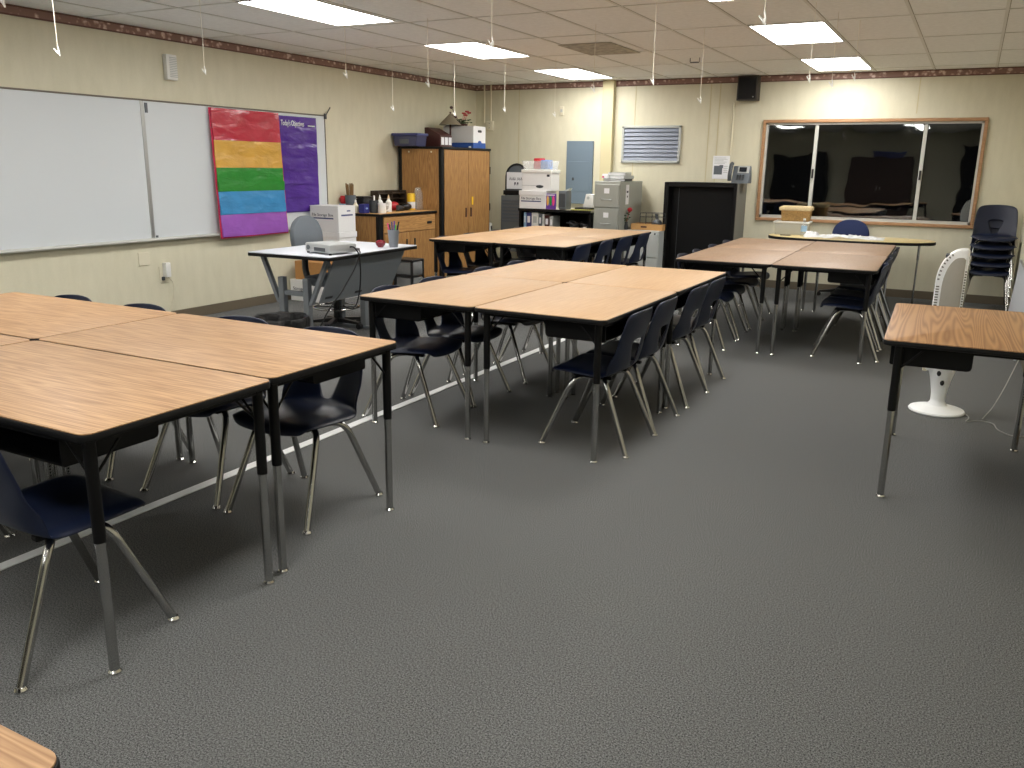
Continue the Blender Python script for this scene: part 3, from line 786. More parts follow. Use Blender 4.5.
# low wooden cabinet
LZ = .925
t = thing('low_cabinet', 'low oak cabinet with one drawer and two doors, black counter edge', 'cabinet', (.04, -2.04, 0))
D_, W_ = .58, 1.20        # depth in +x, width toward -y
g = G(); g.box(0, D_-.02, -W_, 0, .07, LZ-.03); g.box(0.02, D_-.06, -W_+.02, -.02, 0, .07); g.obj('carcass', 'cab_wood', t)
g = G(); g.box(-.003, D_+.012, -W_-.01, .0, LZ-.03, LZ, .006); g.obj('counter', 'black_edge', t)
g = G(); g.box(.003, D_+.006, -W_-.004, -.006, LZ-.0005, LZ+.0015); g.obj('counter_laminate', 'tray_wood', t)
g = G(); g.box(D_-.06, D_-.004, -W_-.003, -W_+.07, .075, LZ-.03, .004, 1); g.obj('corner_post', 'black_edge', t)
g = G(); g.box(D_-.02, D_, -W_+.08, -.03, .70, LZ-.045, .003, 1); dr = g.obj('drawer', 'cab_wood_h', t)
g = G(); g.box(D_-.001, D_+.008, -.22, -.12, .77, .80, .004, 1); g.obj('handle', 'black_plastic', dr)
for y0, y1, hy in ((-W_+.08, -.60, -.67), (-.594, -.03, -.50)):
    g = G(); g.box(D_-.02, D_, y0, y1, .09, .69, .003, 1); dd = g.obj('door', 'cab_wood', t)
    g = G(); g.box(D_-.001, D_+.012, hy-.012, hy+.012, .50, .61, .004, 1); g.obj('handle', 'black_plastic', dd)
# tall cabinet
TZ = 1.708
t = thing('tall_cabinet', 'tall two-door oak cabinet with black frame at the left wall', 'cabinet', (.04, -.80, 0))
D_, W_ = .66, 1.228
g = G(); g.box(0, D_-.02, -W_+.001, -.01, .06, TZ-.03); g.box(.02, D_-.06, -W_+.02, -.03, 0, .06); g.obj('carcass', 'cab_wood', t)
g = G(); g.box(-.004, D_+.012, -W_-.008, .0, TZ-.03, TZ, .006); g.obj('top_panel', 'black_edge', t)
for bx in ((D_-.05, D_-.004, -W_-.006, -W_+.055), (0, .05, -W_-.006, -W_+.02), (D_-.05, D_-.004, -.02, .0)):
    g = G(); g.box(*bx, .06, TZ-.03, .004, 1); g.obj('frame_post', 'black_edge', t)
for y0, y1, hy in ((-W_+.06, -.588, -.65), (-.582, -.022, -.52)):
    g = G(); g.box(D_-.02, D_, y0, y1, .08, TZ-.035, .003, 1); dd = g.obj('door', 'cab_wood', t)
    g = G(); g.box(D_-.001, D_+.012, hy-.014, hy+.014, .82, .94, .004, 1); g.obj('handle', 'brown', dd)
g = G(); g.box(D_, D_+.006, -.50, -.465, .975, 1.08, .002, 1); g.obj('yellow_tag', 'yellow', t)
g = G()
for z in (.35, .93, 1.42): g.box(D_-.03, D_+.002, -.015, .012, z-.05, z+.05, .004, 1)
g.obj('hinge', 'black_plastic', t)
g = G()
for x in (.16, .50): g.sphere((x, -W_-.0005, TZ-.065), .012, (1, .4, 1), 10)
g.obj('screw_cap', 'cream', t)

# things on the low cabinet
Zc = LZ+.002
def lath(name, label, cat, loc, prof, m, group=None, seg=22):
    g = G(); g.lathe(prof, seg=seg); return tag(g.obj(name, m, loc=loc), label, cat, group)
t = thing('stick_vase', 'grey pot of brown sticks at the left end of the low cabinet', 'pot', (.15, -3.17, Zc))
g = G(); g.lathe([(0, 0), (.052, 0), (.066, .20), (.061, .20), (.048, .01), (0, .01)], seg=20); g.obj('pot', 'mid_grey', t)
for i in range(9):
    a = i*.7; g = G(); g.cyl((.02*cos(a), .02*sin(a), .015), (.040*cos(a)-.01, .040*sin(a), .31+.012*(i % 3)), .011, .010, 6); g.obj('stick', 'sticks', t)
t = thing('red_ornament', 'small red apple-shaped ornament behind the top banker box', 'ornament', (.06, -3.19, Zc))
g = G(); g.box(-.04, .04, -.04, .04, 0, .10, .004, 1); g.obj('stand', 'light_blue', t)
g = G(); g.lathe([(0, .102), (.03, .10), (.045, .13), (.048, .16), (.03, .19), (0, .185)], seg=16); g.obj('fruit', 'red', t)
t = thing('squeeze_bottle', 'small white bottle with pale cap beside the stick pot', 'bottle', (.25, -3.205, Zc))
g = G(); g.lathe([(0, 0), (.03, 0), (.032, .01), (.032, .085), (.014, .11), (.014, .12), (0, .12)], seg=18); g.obj('bottle', 'cream', t)
g = G(); g.lathe([(0, .12), (.012, .12), (.008, .15), (0, .15)], seg=12); g.obj('cap', 'white', t)
t = thing('blue_box', 'small blue box with white mark on the low cabinet front', 'box', (.36, -3.19, Zc))
g = G(); g.box(-.04, .04, -.05, .05, 0, .105, .004, 1); g.obj('carton', mat('deep blue carton', (40, 44, 120), .5), t)
g = G(); g.sphere((.041, 0, .055), .022, (.1, 1, .5), 10); g.obj('emblem', 'light_blue', t)
t = thing('black_canister', 'black lidded canister between the blue box and grey marker cup', 'canister', (.20, -2.98, Zc))
g = G(); g.box(-.06, .06, -.085, .085, 0, .16, .012); g.obj('canister', 'black_plastic', t)
g = G(); g.box(-.063, .063, -.09, .09, .16, .185, .008); g.obj('lid', 'black_plastic', t)
t = thing('marker_cup', 'dark grey cup with a white marker, next to the white mug', 'pen cup', (.42, -3.08, Zc))
g = G(); g.lathe([(0, 0), (.048, 0), (.056, .145), (.052, .145), (.045, .01), (0, .01)], seg=20); g.obj('cup', 'dark_grey', t)
g = G(); g.cyl((.01, .0, .015), (.02, -.02, .20), .01); g.obj('marker', 'white', t)
g = G(); g.cyl((-.01, .01, .015), (-.02, .03, .19), .009); g.obj('marker', 'ink', t)
t = thing('mug', 'white mug at the front edge of the low cabinet', 'mug', (.53, -3.07, Zc))
g = G(); g.lathe([(0, 0), (.046, 0), (.048, .006), (.048, .115), (.044, .115), (.044, .01), (0, .01)], seg=24); g.obj('cup', 'white', t)
g = G(); g.tube([(.03, .035, .095), (.045, .075, .09), (.045, .075, .04), (.03, .035, .03)], .007, 8, .02); g.obj('handle', 'white', t)
for i, (x, y, lb) in enumerate(((.36, -2.88, 'white glue bottle with pointed cap, left of the pair on the cabinet'), (.43, -2.80, 'white glue bottle with orange tinted nozzle, right of the pair on the cabinet'))):
    t = thing('glue_bottle', lb, 'bottle', (x, y, Zc), 0, 'glue bottles on the low cabinet')
    g = G(); g.lathe([(0, 0), (.034, 0), (.036, .01), (.036, .12), (.014, .15), (.014, .16), (0, .16)], seg=18); g.obj('bottle', 'white', t)
    g = G(); g.lathe([(0, .16), (.015, .16), (.004, .205), (0, .205)], seg=12); g.obj('nozzle', 'white' if i == 0 else mat('pale orange', (226, 196, 150), .5), t)
t = thing('desk_organizer', 'dark brown slatted letter rack at the back of the low cabinet', 'organizer', (.115, -2.36, Zc))
g = G(); g.box(-.06, -.045, -.30, .30, 0, .24)
for k in range(4): g.box(-.045, .055, -.30, .30, .002+k*.065, .012+k*.065); 
for y in (-.30, -.01, .285): g.box(-.045, .055, y, y+.014, .002, .24)
g.obj('rack', mat('dark walnut', (58, 46, 36), .5), t)
t = thing('red_pouch', 'red pouch lying in front of the dark letter rack', 'pouch', (.27, -2.47, Zc))
g = G(); g.sphere((0, 0, .055), .06, (.8, 1.5, .9), 14); g.obj('pouch', 'red', t)
t = thing('stapler', 'dark stapler lying on the low cabinet', 'stapler', (.40, -2.52, Zc), RAD(15))
g = G(); g.box(-.022, .022, -.10, .10, 0, .014, .004, 1); g.obj('base', 'black_plastic', t)
g = G(); g.prism([(-.10, .016), (-.10, .07), (-.06, .075), (.10, .045), (.10, .030)], 'X', -.018, .018, .005); g.obj('arm', 'dark_grey', t)
t = thing('black_pouch', 'rounded black case between stapler and yellow canister', 'case', (.36, -2.33, Zc))
g = G(); g.sphere((0, 0, .045), .05, (1, 1.8, .9), 14); g.obj('case', 'black_plastic', t)
t = thing('wipes_canister', 'yellow canister with white label beside the clear jar', 'canister', (.33, -2.18, Zc))
g = G(); g.lathe([(0, 0), (.048, 0), (.05, .005), (.05, .19), (.044, .205), (0, .21)], seg=22); g.obj('canister', 'yellow', t)
g = G(); g.lathe([(.0505, .02), (.0512, .02), (.0512, .10), (.0505, .10)], seg=22); g.obj('label_band', 'paper', t)
t = thing('clear_jar', 'clear plastic jar at the right end of the low cabinet', 'jar', (.36, -2.10+.03, Zc+.0005))
g = G(); g.lathe([(0, 0), (.060, 0), (.064, .01), (.064, .20), (.04, .25), (.04, .275), (0, .278)], seg=24); g.obj('jar', 'clear', t)

# things on the tall cabinet
Zt = TZ+.001
t = thing('storage_tub', 'blue plastic tub with lid on the left end of the tall cabinet', 'tub', (.33, -1.865, Zt))
t.location = (.225, -2.035, Zt); t.rotation_euler = (0, 0, P2)
g = G(); g.prism([(-.165, .0), (.165, 0), (.185, .125), (-.185, .125)], 'X', -.11, .11, .008); g.obj('tub', mat('dark blue clear tub', (62, 64, 96), .3), t)
g = G(); g.box(-.125, .125, -.20, .20, .125, .158, .008); g.obj('lid', 'blue_tub', t)
g = G(); g.box(-.118, -.11, -.06, .08, .03, .085, .003, 1); g.obj('latch', 'mid_grey', t)
t = thing('magazine_file', 'dark brown sloped file box with white label cards', 'file box', (.45, -1.45, Zt))
t.location = (.34, -1.545, Zt)
g = G(); g.prism([(-.19, 0), (.24, 0), (.24, .15), (-.06, .245), (-.19, .245)], 'X', -.0, .0) if False else g.prism([(-.12, 0), (.12, 0), (.12, .15), (-.07, .245), (-.12, .245)], 'Y', -.15, .14, .004); g.obj('case', 'brown', t)
g = G()
for y in (-.125, -.035, .055): g.box(.12, .124, y, y+.068, .03, .125)
g.obj('label_card', 'paper', t)
t = thing('table_lamp', 'table lamp with cone shaped grey shade on the tall cabinet', 'lamp', (.30, -1.19, Zt))
g = G(); g.lathe([(0, 0), (.07, 0), (.07, .012), (.016, .025), (.012, .03), (.012, .34), (0, .34)], seg=20); g.obj('stand', 'brown', t)
g = G(); g.lathe([(.155, .295), (.012, .44), (.008, .44), (.15, .295)], seg=32); g.obj('shade', 'lamp_shade', t)
g = G(); g.sphere((0, 0, .455), .012); g.cyl((0, 0, .34), (0, 0, .45), .005); g.obj('finial', 'brown', t)
t = thing('banker_box', 'white and blue banker box with red flowers on the tall cabinet', 'storage box', (.42, -1.03+.07, Zt))
t.location = (.40, -.985, Zt)
g = G(); g.box(-.24, .24, -.17, .16, 0, .07, .003, 1); g.obj('blue_base', 'blue_lid', t)
g = G(); g.box(-.238, .238, -.168, .158, .07, .285, .003, 1); g.obj('carton', 'white_card', t)
g = G(); g.cyl((.236, -.035, .22), (.240, -.035, .22), .016); g.cyl((.236, .035, .22), (.240, .035, .22), .016); g.box(.236, .240, -.035, .035, .204, .236); g.obj('hand_hole', 'black_plastic', t)
g = G(); g.sphere((.2385, 0, .072), .05, (.08, 1, .55), 12); g.obj('blue_swoosh', 'blue_lid', t)
t = thing('flower_pot', 'dark leafy arrangement with red blooms on the box on cabinet', 'flowers', (.33, -.94, Zt+.286))
g = G(); g.lathe([(0, 0), (.07, 0), (.085, .035), (.08, .035), (0, .03)], seg=18); g.obj('bowl', 'brown', t)
rnd = random.Random(9); g = G()
for i in range(26):
    a = rnd.uniform(0, 6.28); l = rnd.uniform(.06, .15); x, y, z = l*cos(a), l*sin(a), rnd.uniform(.05, .11)
    g.tube([(0, 0, .03), (x*.5, y*.5, z), (x, y, z*.9)], .003, 5)
    g.sphere((x, y, z*.9), .022, (1, .7, .35), 8)
g.obj('leaves', 'green', t)
for i, (x, y, z) in enumerate(((.05, .05, .20), (.03, .0, .175), (.06, .09, .185), (.02, .06, .155))):
    g = G(); g.tube([(0, 0, .03), (x*.5, y*.5, z*.6), (x, y, z)], .003, 5)
    for k in range(6):
        a = k*1.05; g.sphere((x+.016*cos(a), y+.016*sin(a), z), .016, (1, 1, .7), 8)
    g.obj('bloom', 'red', t)
g = G()
for x, y, z in ((-.02, -.14, .12), (-.05, -.19, .24), (-.02, -.22, .13)):
    g.tube([(0, -.02, .03), (x*.6, y*.6, z*.6), (x, y, z)], .003, 5); g.sphere((x, y, z), .025, (1, 1, .8), 8)
g.obj('dried_stems', 'brown', t)
t = thing('small_white_box', 'small white box tucked between lamp and white banker box top', 'box', (.22, -1.06, Zt+.286))
g = G(); g.box(-.06, .06, -.045, .07, 0, .06, .003, 1); g.obj('carton', 'white_card', t)
g = G(); g.box(-.061, .061, -.046, .071, .06, .068, .002, 1); g.obj('lid', 'white_card', t)
t = thing('desk_clips', 'two small white clips lying at the front edge of the tall cabinet top', 'clips', (.60, -1.18, Zt))
g = G(); g.sphere((0, 0, .012), .018, (1, 1.2, .7), 10); g.sphere((.0, .12, .012), .018, (1, 1.2, .7), 10); g.obj('clip', 'white', t)

# black two-drawer caddy by the low cabinet
t = thing('drawer_caddy', 'black plastic caddy with two clear drawers beside the oak cabinet', 'drawer unit', (.82, -2.96, 0), 0)
g = G(); g.box(-.13, -.115, -.12, .12, .03, .39)
for z in (.02, .205, .385): g.box(-.13, .13, -.125, .125, z, z+.022, .004, 1)
for x in (-.12, .12):
    for y in (-.115, .115): g.box(x-.012, x+.012, y-.012, y+.012, .001, .395)
g.obj('frame', 'black_plastic', t)
for z in (.045, .23):
    g = G(); g.box(-.11, .128, -.10, .10, z, z+.148, .006); g.obj('drawer', 'smoke', t)

# slim white heater beside the tall cabinet
t = thing('water_cooler', 'slim white upright appliance with dark square, right of the tall cabinet', 'appliance', (.42, -.55, .001))
t.location = (.60, -.66, .001)
g = G(); g.box(-.06, .045, -.035, .035, 0, .70, .012); g.obj('housing', 'white', t)
g = G(); g.box(.045, .05, -.02, .02, .60, .66, .002, 1); g.box(-.03, .03, -.04, -.035, .60, .66, .002, 1); g.obj('outlet_panel', 'black_plastic', t)

# ------------------------------------------------------------------ back wall, left to right
for x, lb in ((.152, 'left thin conduit in the back left corner'), (.262, 'right thin conduit running down to the junction box')):
    g = G(); g.cyl((x, -.014, 2.09 if x < .2 else 2.115), (x, -.014, H-.002), .012); tag(g.obj('conduit', 'conduit_paint'), lb, 'conduit', 'conduits in the back left corner')
t = thing('junction_box', 'cream junction box below the corner conduits', 'junction box', (.255, 0, 2.05))
g = G(); g.box(-.055, .055, -.05, -.001, -.065, .065, .006); g.obj('housing', 'cream', t)
g = G(); g.cyl((0, -.05, .03), (0, -.053, .03), .006); g.cyl((0, -.05, -.03), (0, -.053, -.03), .006); g.obj('screw', 'mid_grey', t)
t = thing('wall_switch', 'small cream wall sensor above the blue-grey electrical panel', 'wall plate', (1.40, 0, 2.24))
g = G(); g.box(-.03, .03, -.03, -.001, -.06, .06, .006); g.obj('housing', 'cream', t)
g = G(); g.box(-.015, .015, -.034, -.03, -.02, .02); g.obj('button', 'cabinet_light', t)
t = thing('electrical_panel', 'tall blue-grey electrical panel door on the back wall', 'electrical panel', (1.70, 0, 0))
g = G(); g.box(-.20, .20, -.04, -.001, .98, 1.835, .004, 1); g.obj('housing', 'panel_blue', t)
g = G(); g.box(-.17, .17, -.047, -.04, 1.15, 1.56, .003, 1); g.obj('door', 'panel_blue', t)
g = G(); g.box(-.10, -.07, -.056, -.046, 1.30, 1.34, .003, 1); g.obj('latch', 'dark_grey', t)
t = thing('wall_grille', 'wide grey louvred vent grille on the back wall', 'vent grille', (2.72, 0, 1.79))
g = G(); w, h = .41, .24
g.box(-w, w, -.03, -.001, h-.03, h, .004, 1); g.box(-w, w, -.03, -.001, -h, -h+.03, .004, 1); g.box(-w, -w+.03, -.03, -.001, -h, h, .004, 1); g.box(w-.03, w, -.03, -.001, -h, h, .004, 1); g.obj('frame', 'cabinet_light', t)
g = G(); g.box(-w+.03, w-.03, -.004, -.001, -h+.03, h-.03); g.obj('duct', 'grille_dark', t)
for k in range(8):
    z = -.185+k*.053
    g = G(); g.prism([(-.024, z-.024), (-.022, z-.026), (-.004, z+.022), (-.006, z+.024)], 'X', -w+.03, w-.03); g.obj('louvre', 'grille', t)
t = thing('wall_loudspeaker', 'black loudspeaker mounted under the ceiling left of the window', 'loudspeaker', (3.985, 0, 2.46))
g = G(); g.prism([(-.125, -.145), (.125, -.145), (.125, .145), (-.125, .145)], 'Y', -.17, -.001, .006); g.obj('cabinet', mat('speaker case', (60, 54, 48), .6), t)
g = G(); g.box(-.108, .108, -.178, -.17, -.128, .128, .004, 1); g.obj('front_grille', mat('speaker cloth', (16, 16, 18), .9, bump=.3, nscale=300), t)
g = G(); g.cyl((.08, -.178, -.105), (.08, -.181, -.105), .008); g.obj('emblem', 'alu', t)
g = G(); g.cyl((3.80, -.012, 1.66), (3.80, -.012, 2.30), .010); tag(g.obj('cable_conduit', 'conduit_paint'), 'cream conduit from loudspeaker down toward the desk phone', 'conduit')
t = thing('paper_notice', 'white notice sheet with grey picture on wall above black bookcase', 'notice', (3.685, 0, 1.505))
g = G(); g.box(-.108, .108, -.004, -.001, -.145, .145); g.obj('sheet', 'paper', t)
g = G(); g.box(-.09, .02, -.005, -.004, -.09, .02); g.box(-.02, .03, -.0052, -.004, -.01, .03); g.obj('picture', 'mid_grey', t)
g = G()
for k in range(9):
    g.box(-.09, -.09+(.15, .17, .12, .16, .14, .17, .1, .15, .13)[k] if k < 5 else .09, -.005, -.004, .115-k*.017 if k < 5 else .02-k*.016+.05, .121-k*.017 if k < 5 else .025-k*.016+.05) if k < 5 else g.box(.035, .09, -.005, -.004, .01-(k-5)*.025, .018-(k-5)*.025)
g.obj('print_lines', 'cabinet_light', t)

# rolling crate with arched handle and a paper sign
t = thing('rolling_trolley', 'grey trolley with black arched handle and paper sign, left of the boxes', 'trolley', (.895, -.38, 0))
pts = [(-.17, 0, .93), (-.17, 0, 1.30)]+[(-.17*cos(a), 0, 1.34+.17*sin(a)) for a in [RAD(180*i/10) for i in range(11)]]+[(.17, 0, 1.30), (.17, 0, .93)]
pts = [(p[0] if i < 2 or i > 12 else -.17*cos(RAD(180*(i-2)/10)), p[1], p[2]) for i, p in enumerate(pts)]
g = G(); g.tube(pts, .014, 8); g.obj('handle', 'black_plastic', t)
g = G(); g.prism([(-.16, .95), (.16, .95), (.16, 1.36)]+[(.16*cos(RAD(18*i)), 1.36+.145*sin(RAD(18*i))) for i in range(1, 10)]+[(-.16, 1.36)], 'Y', .0, .02); g.obj('back_board', 'mid_grey', t)
g = G(); g.box(-.15, .15, -.02, -.004, 1.17, 1.40); sg = g.obj('sign', 'paper', t)
g = G()
rnd = random.Random(2); x = -.11
for wd in (.03, .018, .018, .02, 0, .028, .02, .022, .02):
    if wd: g.prism([(x, 1.29), (x+.006, 1.29), (x+wd*.5, 1.322), (x+wd-.004, 1.292), (x+wd, 1.30), (x+wd*.5, 1.334)], 'Y', -.0215, -.0195)
    x += wd+.005 if wd else .02
for x in (-.03, .012): g.prism([(x, 1.22), (x+.008, 1.22), (x+.014, 1.25), (x+.026, 1.22), (x+.026, 1.262), (x+.004, 1.262)], 'Y', -.0215, -.0195)
g.obj('sign_marks', 'ink', sg)
g = G(); g.box(-.185, .185, -.06, .03, 1.09, 1.15, .008); g.obj('crossbar', 'black_plastic', t)
g = G(); g.box(-.175, .175, -.14, .03, .30, 1.08, .008); 
g.obj('crate', mat('dim grey crate', (98, 102, 102), .5), t)
g = G()
for k in range(7): g.box(-.15, .15, -.147, -.139, .72+k*.047, .745+k*.047, .002, 1)
g.obj('slats', 'mid_grey', t)
g = G()
for x in (-.15, .15): g.cyl((x-.012, -.05, .05), (x+.012, -.05, .05), .048); g.box(x-.01, x+.01, -.08, -.02, .05, .31)
g.obj('wheel', 'black_plastic', t)

# dark counter with shelf underneath
SX0, SX1, SZ = 1.12, 2.20, .925
t = thing('work_table', 'dark table with open shelf below, carrying the white boxes', 'table', ((SX0+SX1)/2, -.45, 0))
hw_ = (SX1-SX0)/2
g = G(); g.box(-hw_, hw_, -.30, .40, SZ-.03, SZ, .005, 1); g.obj('tabletop', mat('pale counter', (196, 192, 172), .5), t)
g = G(); g.box(-hw_, hw_, -.305, -.30, SZ-.034, SZ+.0005); g.obj('edge_band', 'black_edge', t)
for x in (-hw_+.02, hw_-.02):
    g = G(); g.box(x-.018, x+.018, -.28, .39, .001, SZ-.03); g.obj('side_panel', 'black', t)
g = G(); g.box(-hw_+.038, hw_-.038, -.28, .39, .60, .62); g.obj('shelf', 'black', t)
g = G(); g.box(-hw_+.038, hw_-.038, .37, .39, .10, SZ-.03); g.obj('back_panel', 'black', t)
# binders and things on its shelf
gx = 'binders on the shelf under the dark table'
x = SX0+.06
for i, (w, h, m_, lb) in enumerate(((.035, .25, 'light_blue', 'thin pale blue binder at the left end of the shelf'), (.075, .25, 'blue_tub', 'blue binder second from the left on the shelf'), (.10, .25, 'white', 'wide white binder on the shelf under the table'),
        (.05, .235, 'mid_grey', 'grey binder right of the white one on the shelf'), (.03, .235, 'white', 'thin white binder right of the grey one on the shelf'), (.07, .22, 'brown', 'dark brown binder on the shelf, right of the thin white one'), (.05, .21, 'cabinet_light', 'pale leaning binder at the right end of the binder row'))):
    t = thing('binder', lb, 'binder', (x+w/2, -.58, .6205), 0, gx)
    g = G(); g.box(-w/2, w/2, -.12, .12, 0, h, .004, 1); g.obj('cover', m_, t)
    g = G(); g.box(-w*.28, w*.28, -.1215, -.119, h*.45, h*.8); g.obj('spine_label', 'paper' if m_ != 'white' else 'cabinet_light', t)
    x += w+.006
for i, (xx, m_, lb) in enumerate(((1.86, 'dark_grey', 'dark coiled cables heaped on the shelf, left heap'), (2.05, 'black_plastic', 'dark coiled cables heaped on the shelf, right heap'))):
    g = G(); rnd = random.Random(i+3)
    for k in range(6):
        r, cx, cy, z = rnd.uniform(.05, .085), rnd.uniform(-.03, .03), rnd.uniform(-.03, .03), .012+k*.019
        g.tube([(cx+r*cos(2*pi*j/16), cy+r*sin(2*pi*j/16), z+.02*sin(2*pi*j/16+k)) for j in range(16)], .011, 6, closed=True)
    tag(g.obj('cable_coil', m_, loc=(xx, -.57, .641)), lb, 'cables', 'cable heaps on the shelf')
g = G(); g.prism([(-.03, 0), (.03, 0), (.012, .09), (-.02, .085)], 'Y', -.03, .03, .006); tag(g.obj('charger', 'white', loc=(2.10, -.70, .6215)), 'small white charger at the front of the shelf by the filing cabinet', 'charger')
# boxes on the counter
t = banker('lower white banker box on the dark table, with lettering', (1.335, -.60, SZ+.001), 0, 'boxes on the dark table', True, .235, False)
t = thing('picture_book', 'rainbow coloured book standing at the right end of lower box', 'book', (1.60, -.72, SZ+.001), RAD(6))
g = G(); g.box(-.072, .072, -.012, .012, 0, .205, .002, 1); g.obj('cover', 'purple', t)
for k, m_ in enumerate(('v_yellow', 'v_green', 'pink')):
    g = G(); g.sphere((-.042+k*.04, -.0125, .11), .055, (.32, .05, 1.2), 12); g.obj('cover_art', m_, t)
g = G(); g.box(-.055, .055, -.0135, -.0115, .182, .192); g.obj('title_bar', 'paper', t)
t = thing('banker_box', 'upper white banker box with wide lid under the plastic basket', 'storage box', (1.385, -.60, SZ+.2405), 0, 'boxes on the dark table')
g = G(); g.box(-.225, .215, -.13, .13, 0, .235, .003, 1); g.obj('carton', 'white_card', t)
g = G(); g.box(-.235, .225, -.14, .14, .235, .275, .004, 1); g.obj('lid', 'white', t)
g = G(); g.sphere((.045, -.131, .055), .045, (1.3, .06, .45), 14); g.obj('hand_hole', 'dark_grey', t)
g = G(); g.box(.15, .19, -.133, -.129, .185, .215); g.obj('corner_hole', 'black_plastic', t)
g = G(); g.box(-.224, .10, -.1312, -.1298, .066, .069); g.obj('fold_line', 'mid_grey', t)
t = thing('plastic_basket', 'clear white basket holding red and blue items atop the white boxes', 'basket', (1.385, -.62, SZ+.2405+.2765))
g = G()
for a, b in (((-.20, -.10, .0), (.20, -.10, .0)),): pass
g.box(-.19, .19, -.10, .10, 0, .006)
for s in (-1, 1):
    g.prism([(-.19, 0), (.19, 0), (.235, .115), (-.235, .115)], 'Y', s*.105-.003, s*.105+.003)
    g.prism([(-.10, 0), (.10, 0), (.11, .115), (-.11, .115)], 'X', s*.21-.003, s*.21+.003)
g.obj('basket', 'frost', t)
for nm, x0, x1, m_, h in (('red_packet', -.065, .03, 'red', .15), ('blue_packet', .04, .15, mat('blue check', (90, 130, 190), .5), .125)):
    g = G(); g.box(x0, x1, -.09, .08, .007, h, .012)
    o = g.obj(nm, m_, loc=t.location); tag(o, {'red_packet': 'red packet inside the clear basket on the white boxes', 'blue_packet': 'blue checked packet inside the clear basket on the white boxes'}[nm], 'packet')
_ = 0
t = thing('computer_tower', 'dark grey computer unit standing right of the white boxes', 'computer', (1.765, -.60, SZ+.001))
g = G(); g.box(-.055, .055, -.12, .06, .01, .245, .006); g.obj('case', 'mid_grey', t)
g = G(); g.box(-.045, .045, -.124, -.119, .03, .21, .004, 1); g.obj('front_panel', 'dark_grey', t)
g = G(); g.box(-.05, .05, -.10, .05, 0, .011); g.obj('base', 'black_plastic', t)
g = G(); g.prism([(-.02, .246), (.05, .246), (.07, .28), (.05, .272)], 'Y', -.05, .05); g.obj('top_flap', 'cabinet_light', t)
t = thing('document_tray', 'flat black and olive tray on the table beside the filing cabinet', 'tray', (2.03, -.60, SZ+.001))
g = G(); g.box(-.13, .14, -.14, .12, 0, .012, .003, 1); g.obj('folder', 'olive', t)
g = G(); g.box(-.09, .13, -.10, .12, .0122, .034, .005, 1); g.obj('tray', 'black_plastic', t)
t = thing('label_printer', 'small white wedge shaped device on the black tray', 'printer', (2.10, -.55, SZ+.0365))
g = G(); g.prism([(-.075, 0), (.085, 0), (.075, .17), (-.035, .175)], 'Y', -.07, .07, .006); g.obj('housing', 'white', t)
g = G(); g.cyl((0, -.071, .125), (0, -.0755, .125), .02); g.obj('dial', 'cabinet_light', t)

# filing cabinet
t = thing('filing_cabinet', 'grey two-drawer-high filing cabinet stacked with binders on top', 'filing cabinet', (2.47, -.475, 0))
hw_, hd = .178, .42
g = G(); g.box(-hw_, hw_, -hd+.02, hd, .001, 1.312, .004, 1); g.obj('carcass', 'cabinet_grey', t)
for k, z in enumerate((.07, .375, .68, .985)):
    g = G(); g.box(-hw_+.012, hw_-.012, -hd, -hd+.022, z, z+.292, .004, 1); d = g.obj('drawer', 'cabinet_grey', t)
    g = G(); g.tube([(-.065, -hd, z+.10), (-.065, -hd-.03, z+.10), (.065, -hd-.03, z+.10), (.065, -hd, z+.10)], .006, 8, .012); g.obj('handle', 'alu', d)
    g = G(); g.box(-.035, .035, -hd-.004, -hd+.001, z+.175, z+.24, .001, 1); g.obj('label_holder', 'paper', d)
g = G(); g.box(hw_, hw_+.002, -.20, -.09, 1.02, 1.27); sg = g.obj('paper_sign', 'paper', t)
g = G()
for z, a in ((1.18, .06), (1.12, .03)): g.box(hw_+.0015, hw_+.003, -.145-a/2, -.145+a/2, z-.012, z+.012)
g.obj('sign_marks', 'ink', sg)
for i, (dx, dy, w, z, h, rz, m_, lb) in enumerate(((.02, -.05, .30, 0, .03, 2, 'dark_grey', 'dark bottom tray of the binder stack on the filing cabinet'), (.05, -.06, .27, .031, .04, -6, 'cabinet_light', 'white binder lying in the middle of the stack on the filing cabinet'), (.04, -.05, .24, .072, .04, 5, 'cabinet_light', 'white binder on top of the stack on the filing cabinet'))):
    b = thing('binder', lb, 'binder', (2.46+dx, -.50+dy, 1.3125+z), RAD(rz), 'binders on the filing cabinet')
    g = G(); g.box(-w/2, w/2, -.14, .14, 0, .004); g.box(-w/2, w/2, -.14, .14, h-.004, h); g.box(w/2-.005, w/2, -.14, .14, .003, h-.003); g.obj('cover', m_, b)
    g = G(); g.box(-w/2+.008, w/2-.006, -.132, .132, .0045, h-.0045); g.obj('pages', 'paper', b)
b = thing('white_packet', 'small white packet lying on the left of the binder stack', 'packet', (2.33, -.56, 1.3125+.032))
b.location = (2.37, -.68, 1.3435)
g = G(); g.box(-.04, .04, -.05, .05, 0, .06, .004, 1); g.obj('packet', 'paper', b)
g = G(); g.box(-.0405, -.01, -.0505, .0505, .01, .03); g.obj('pink_mark', 'pink', b)
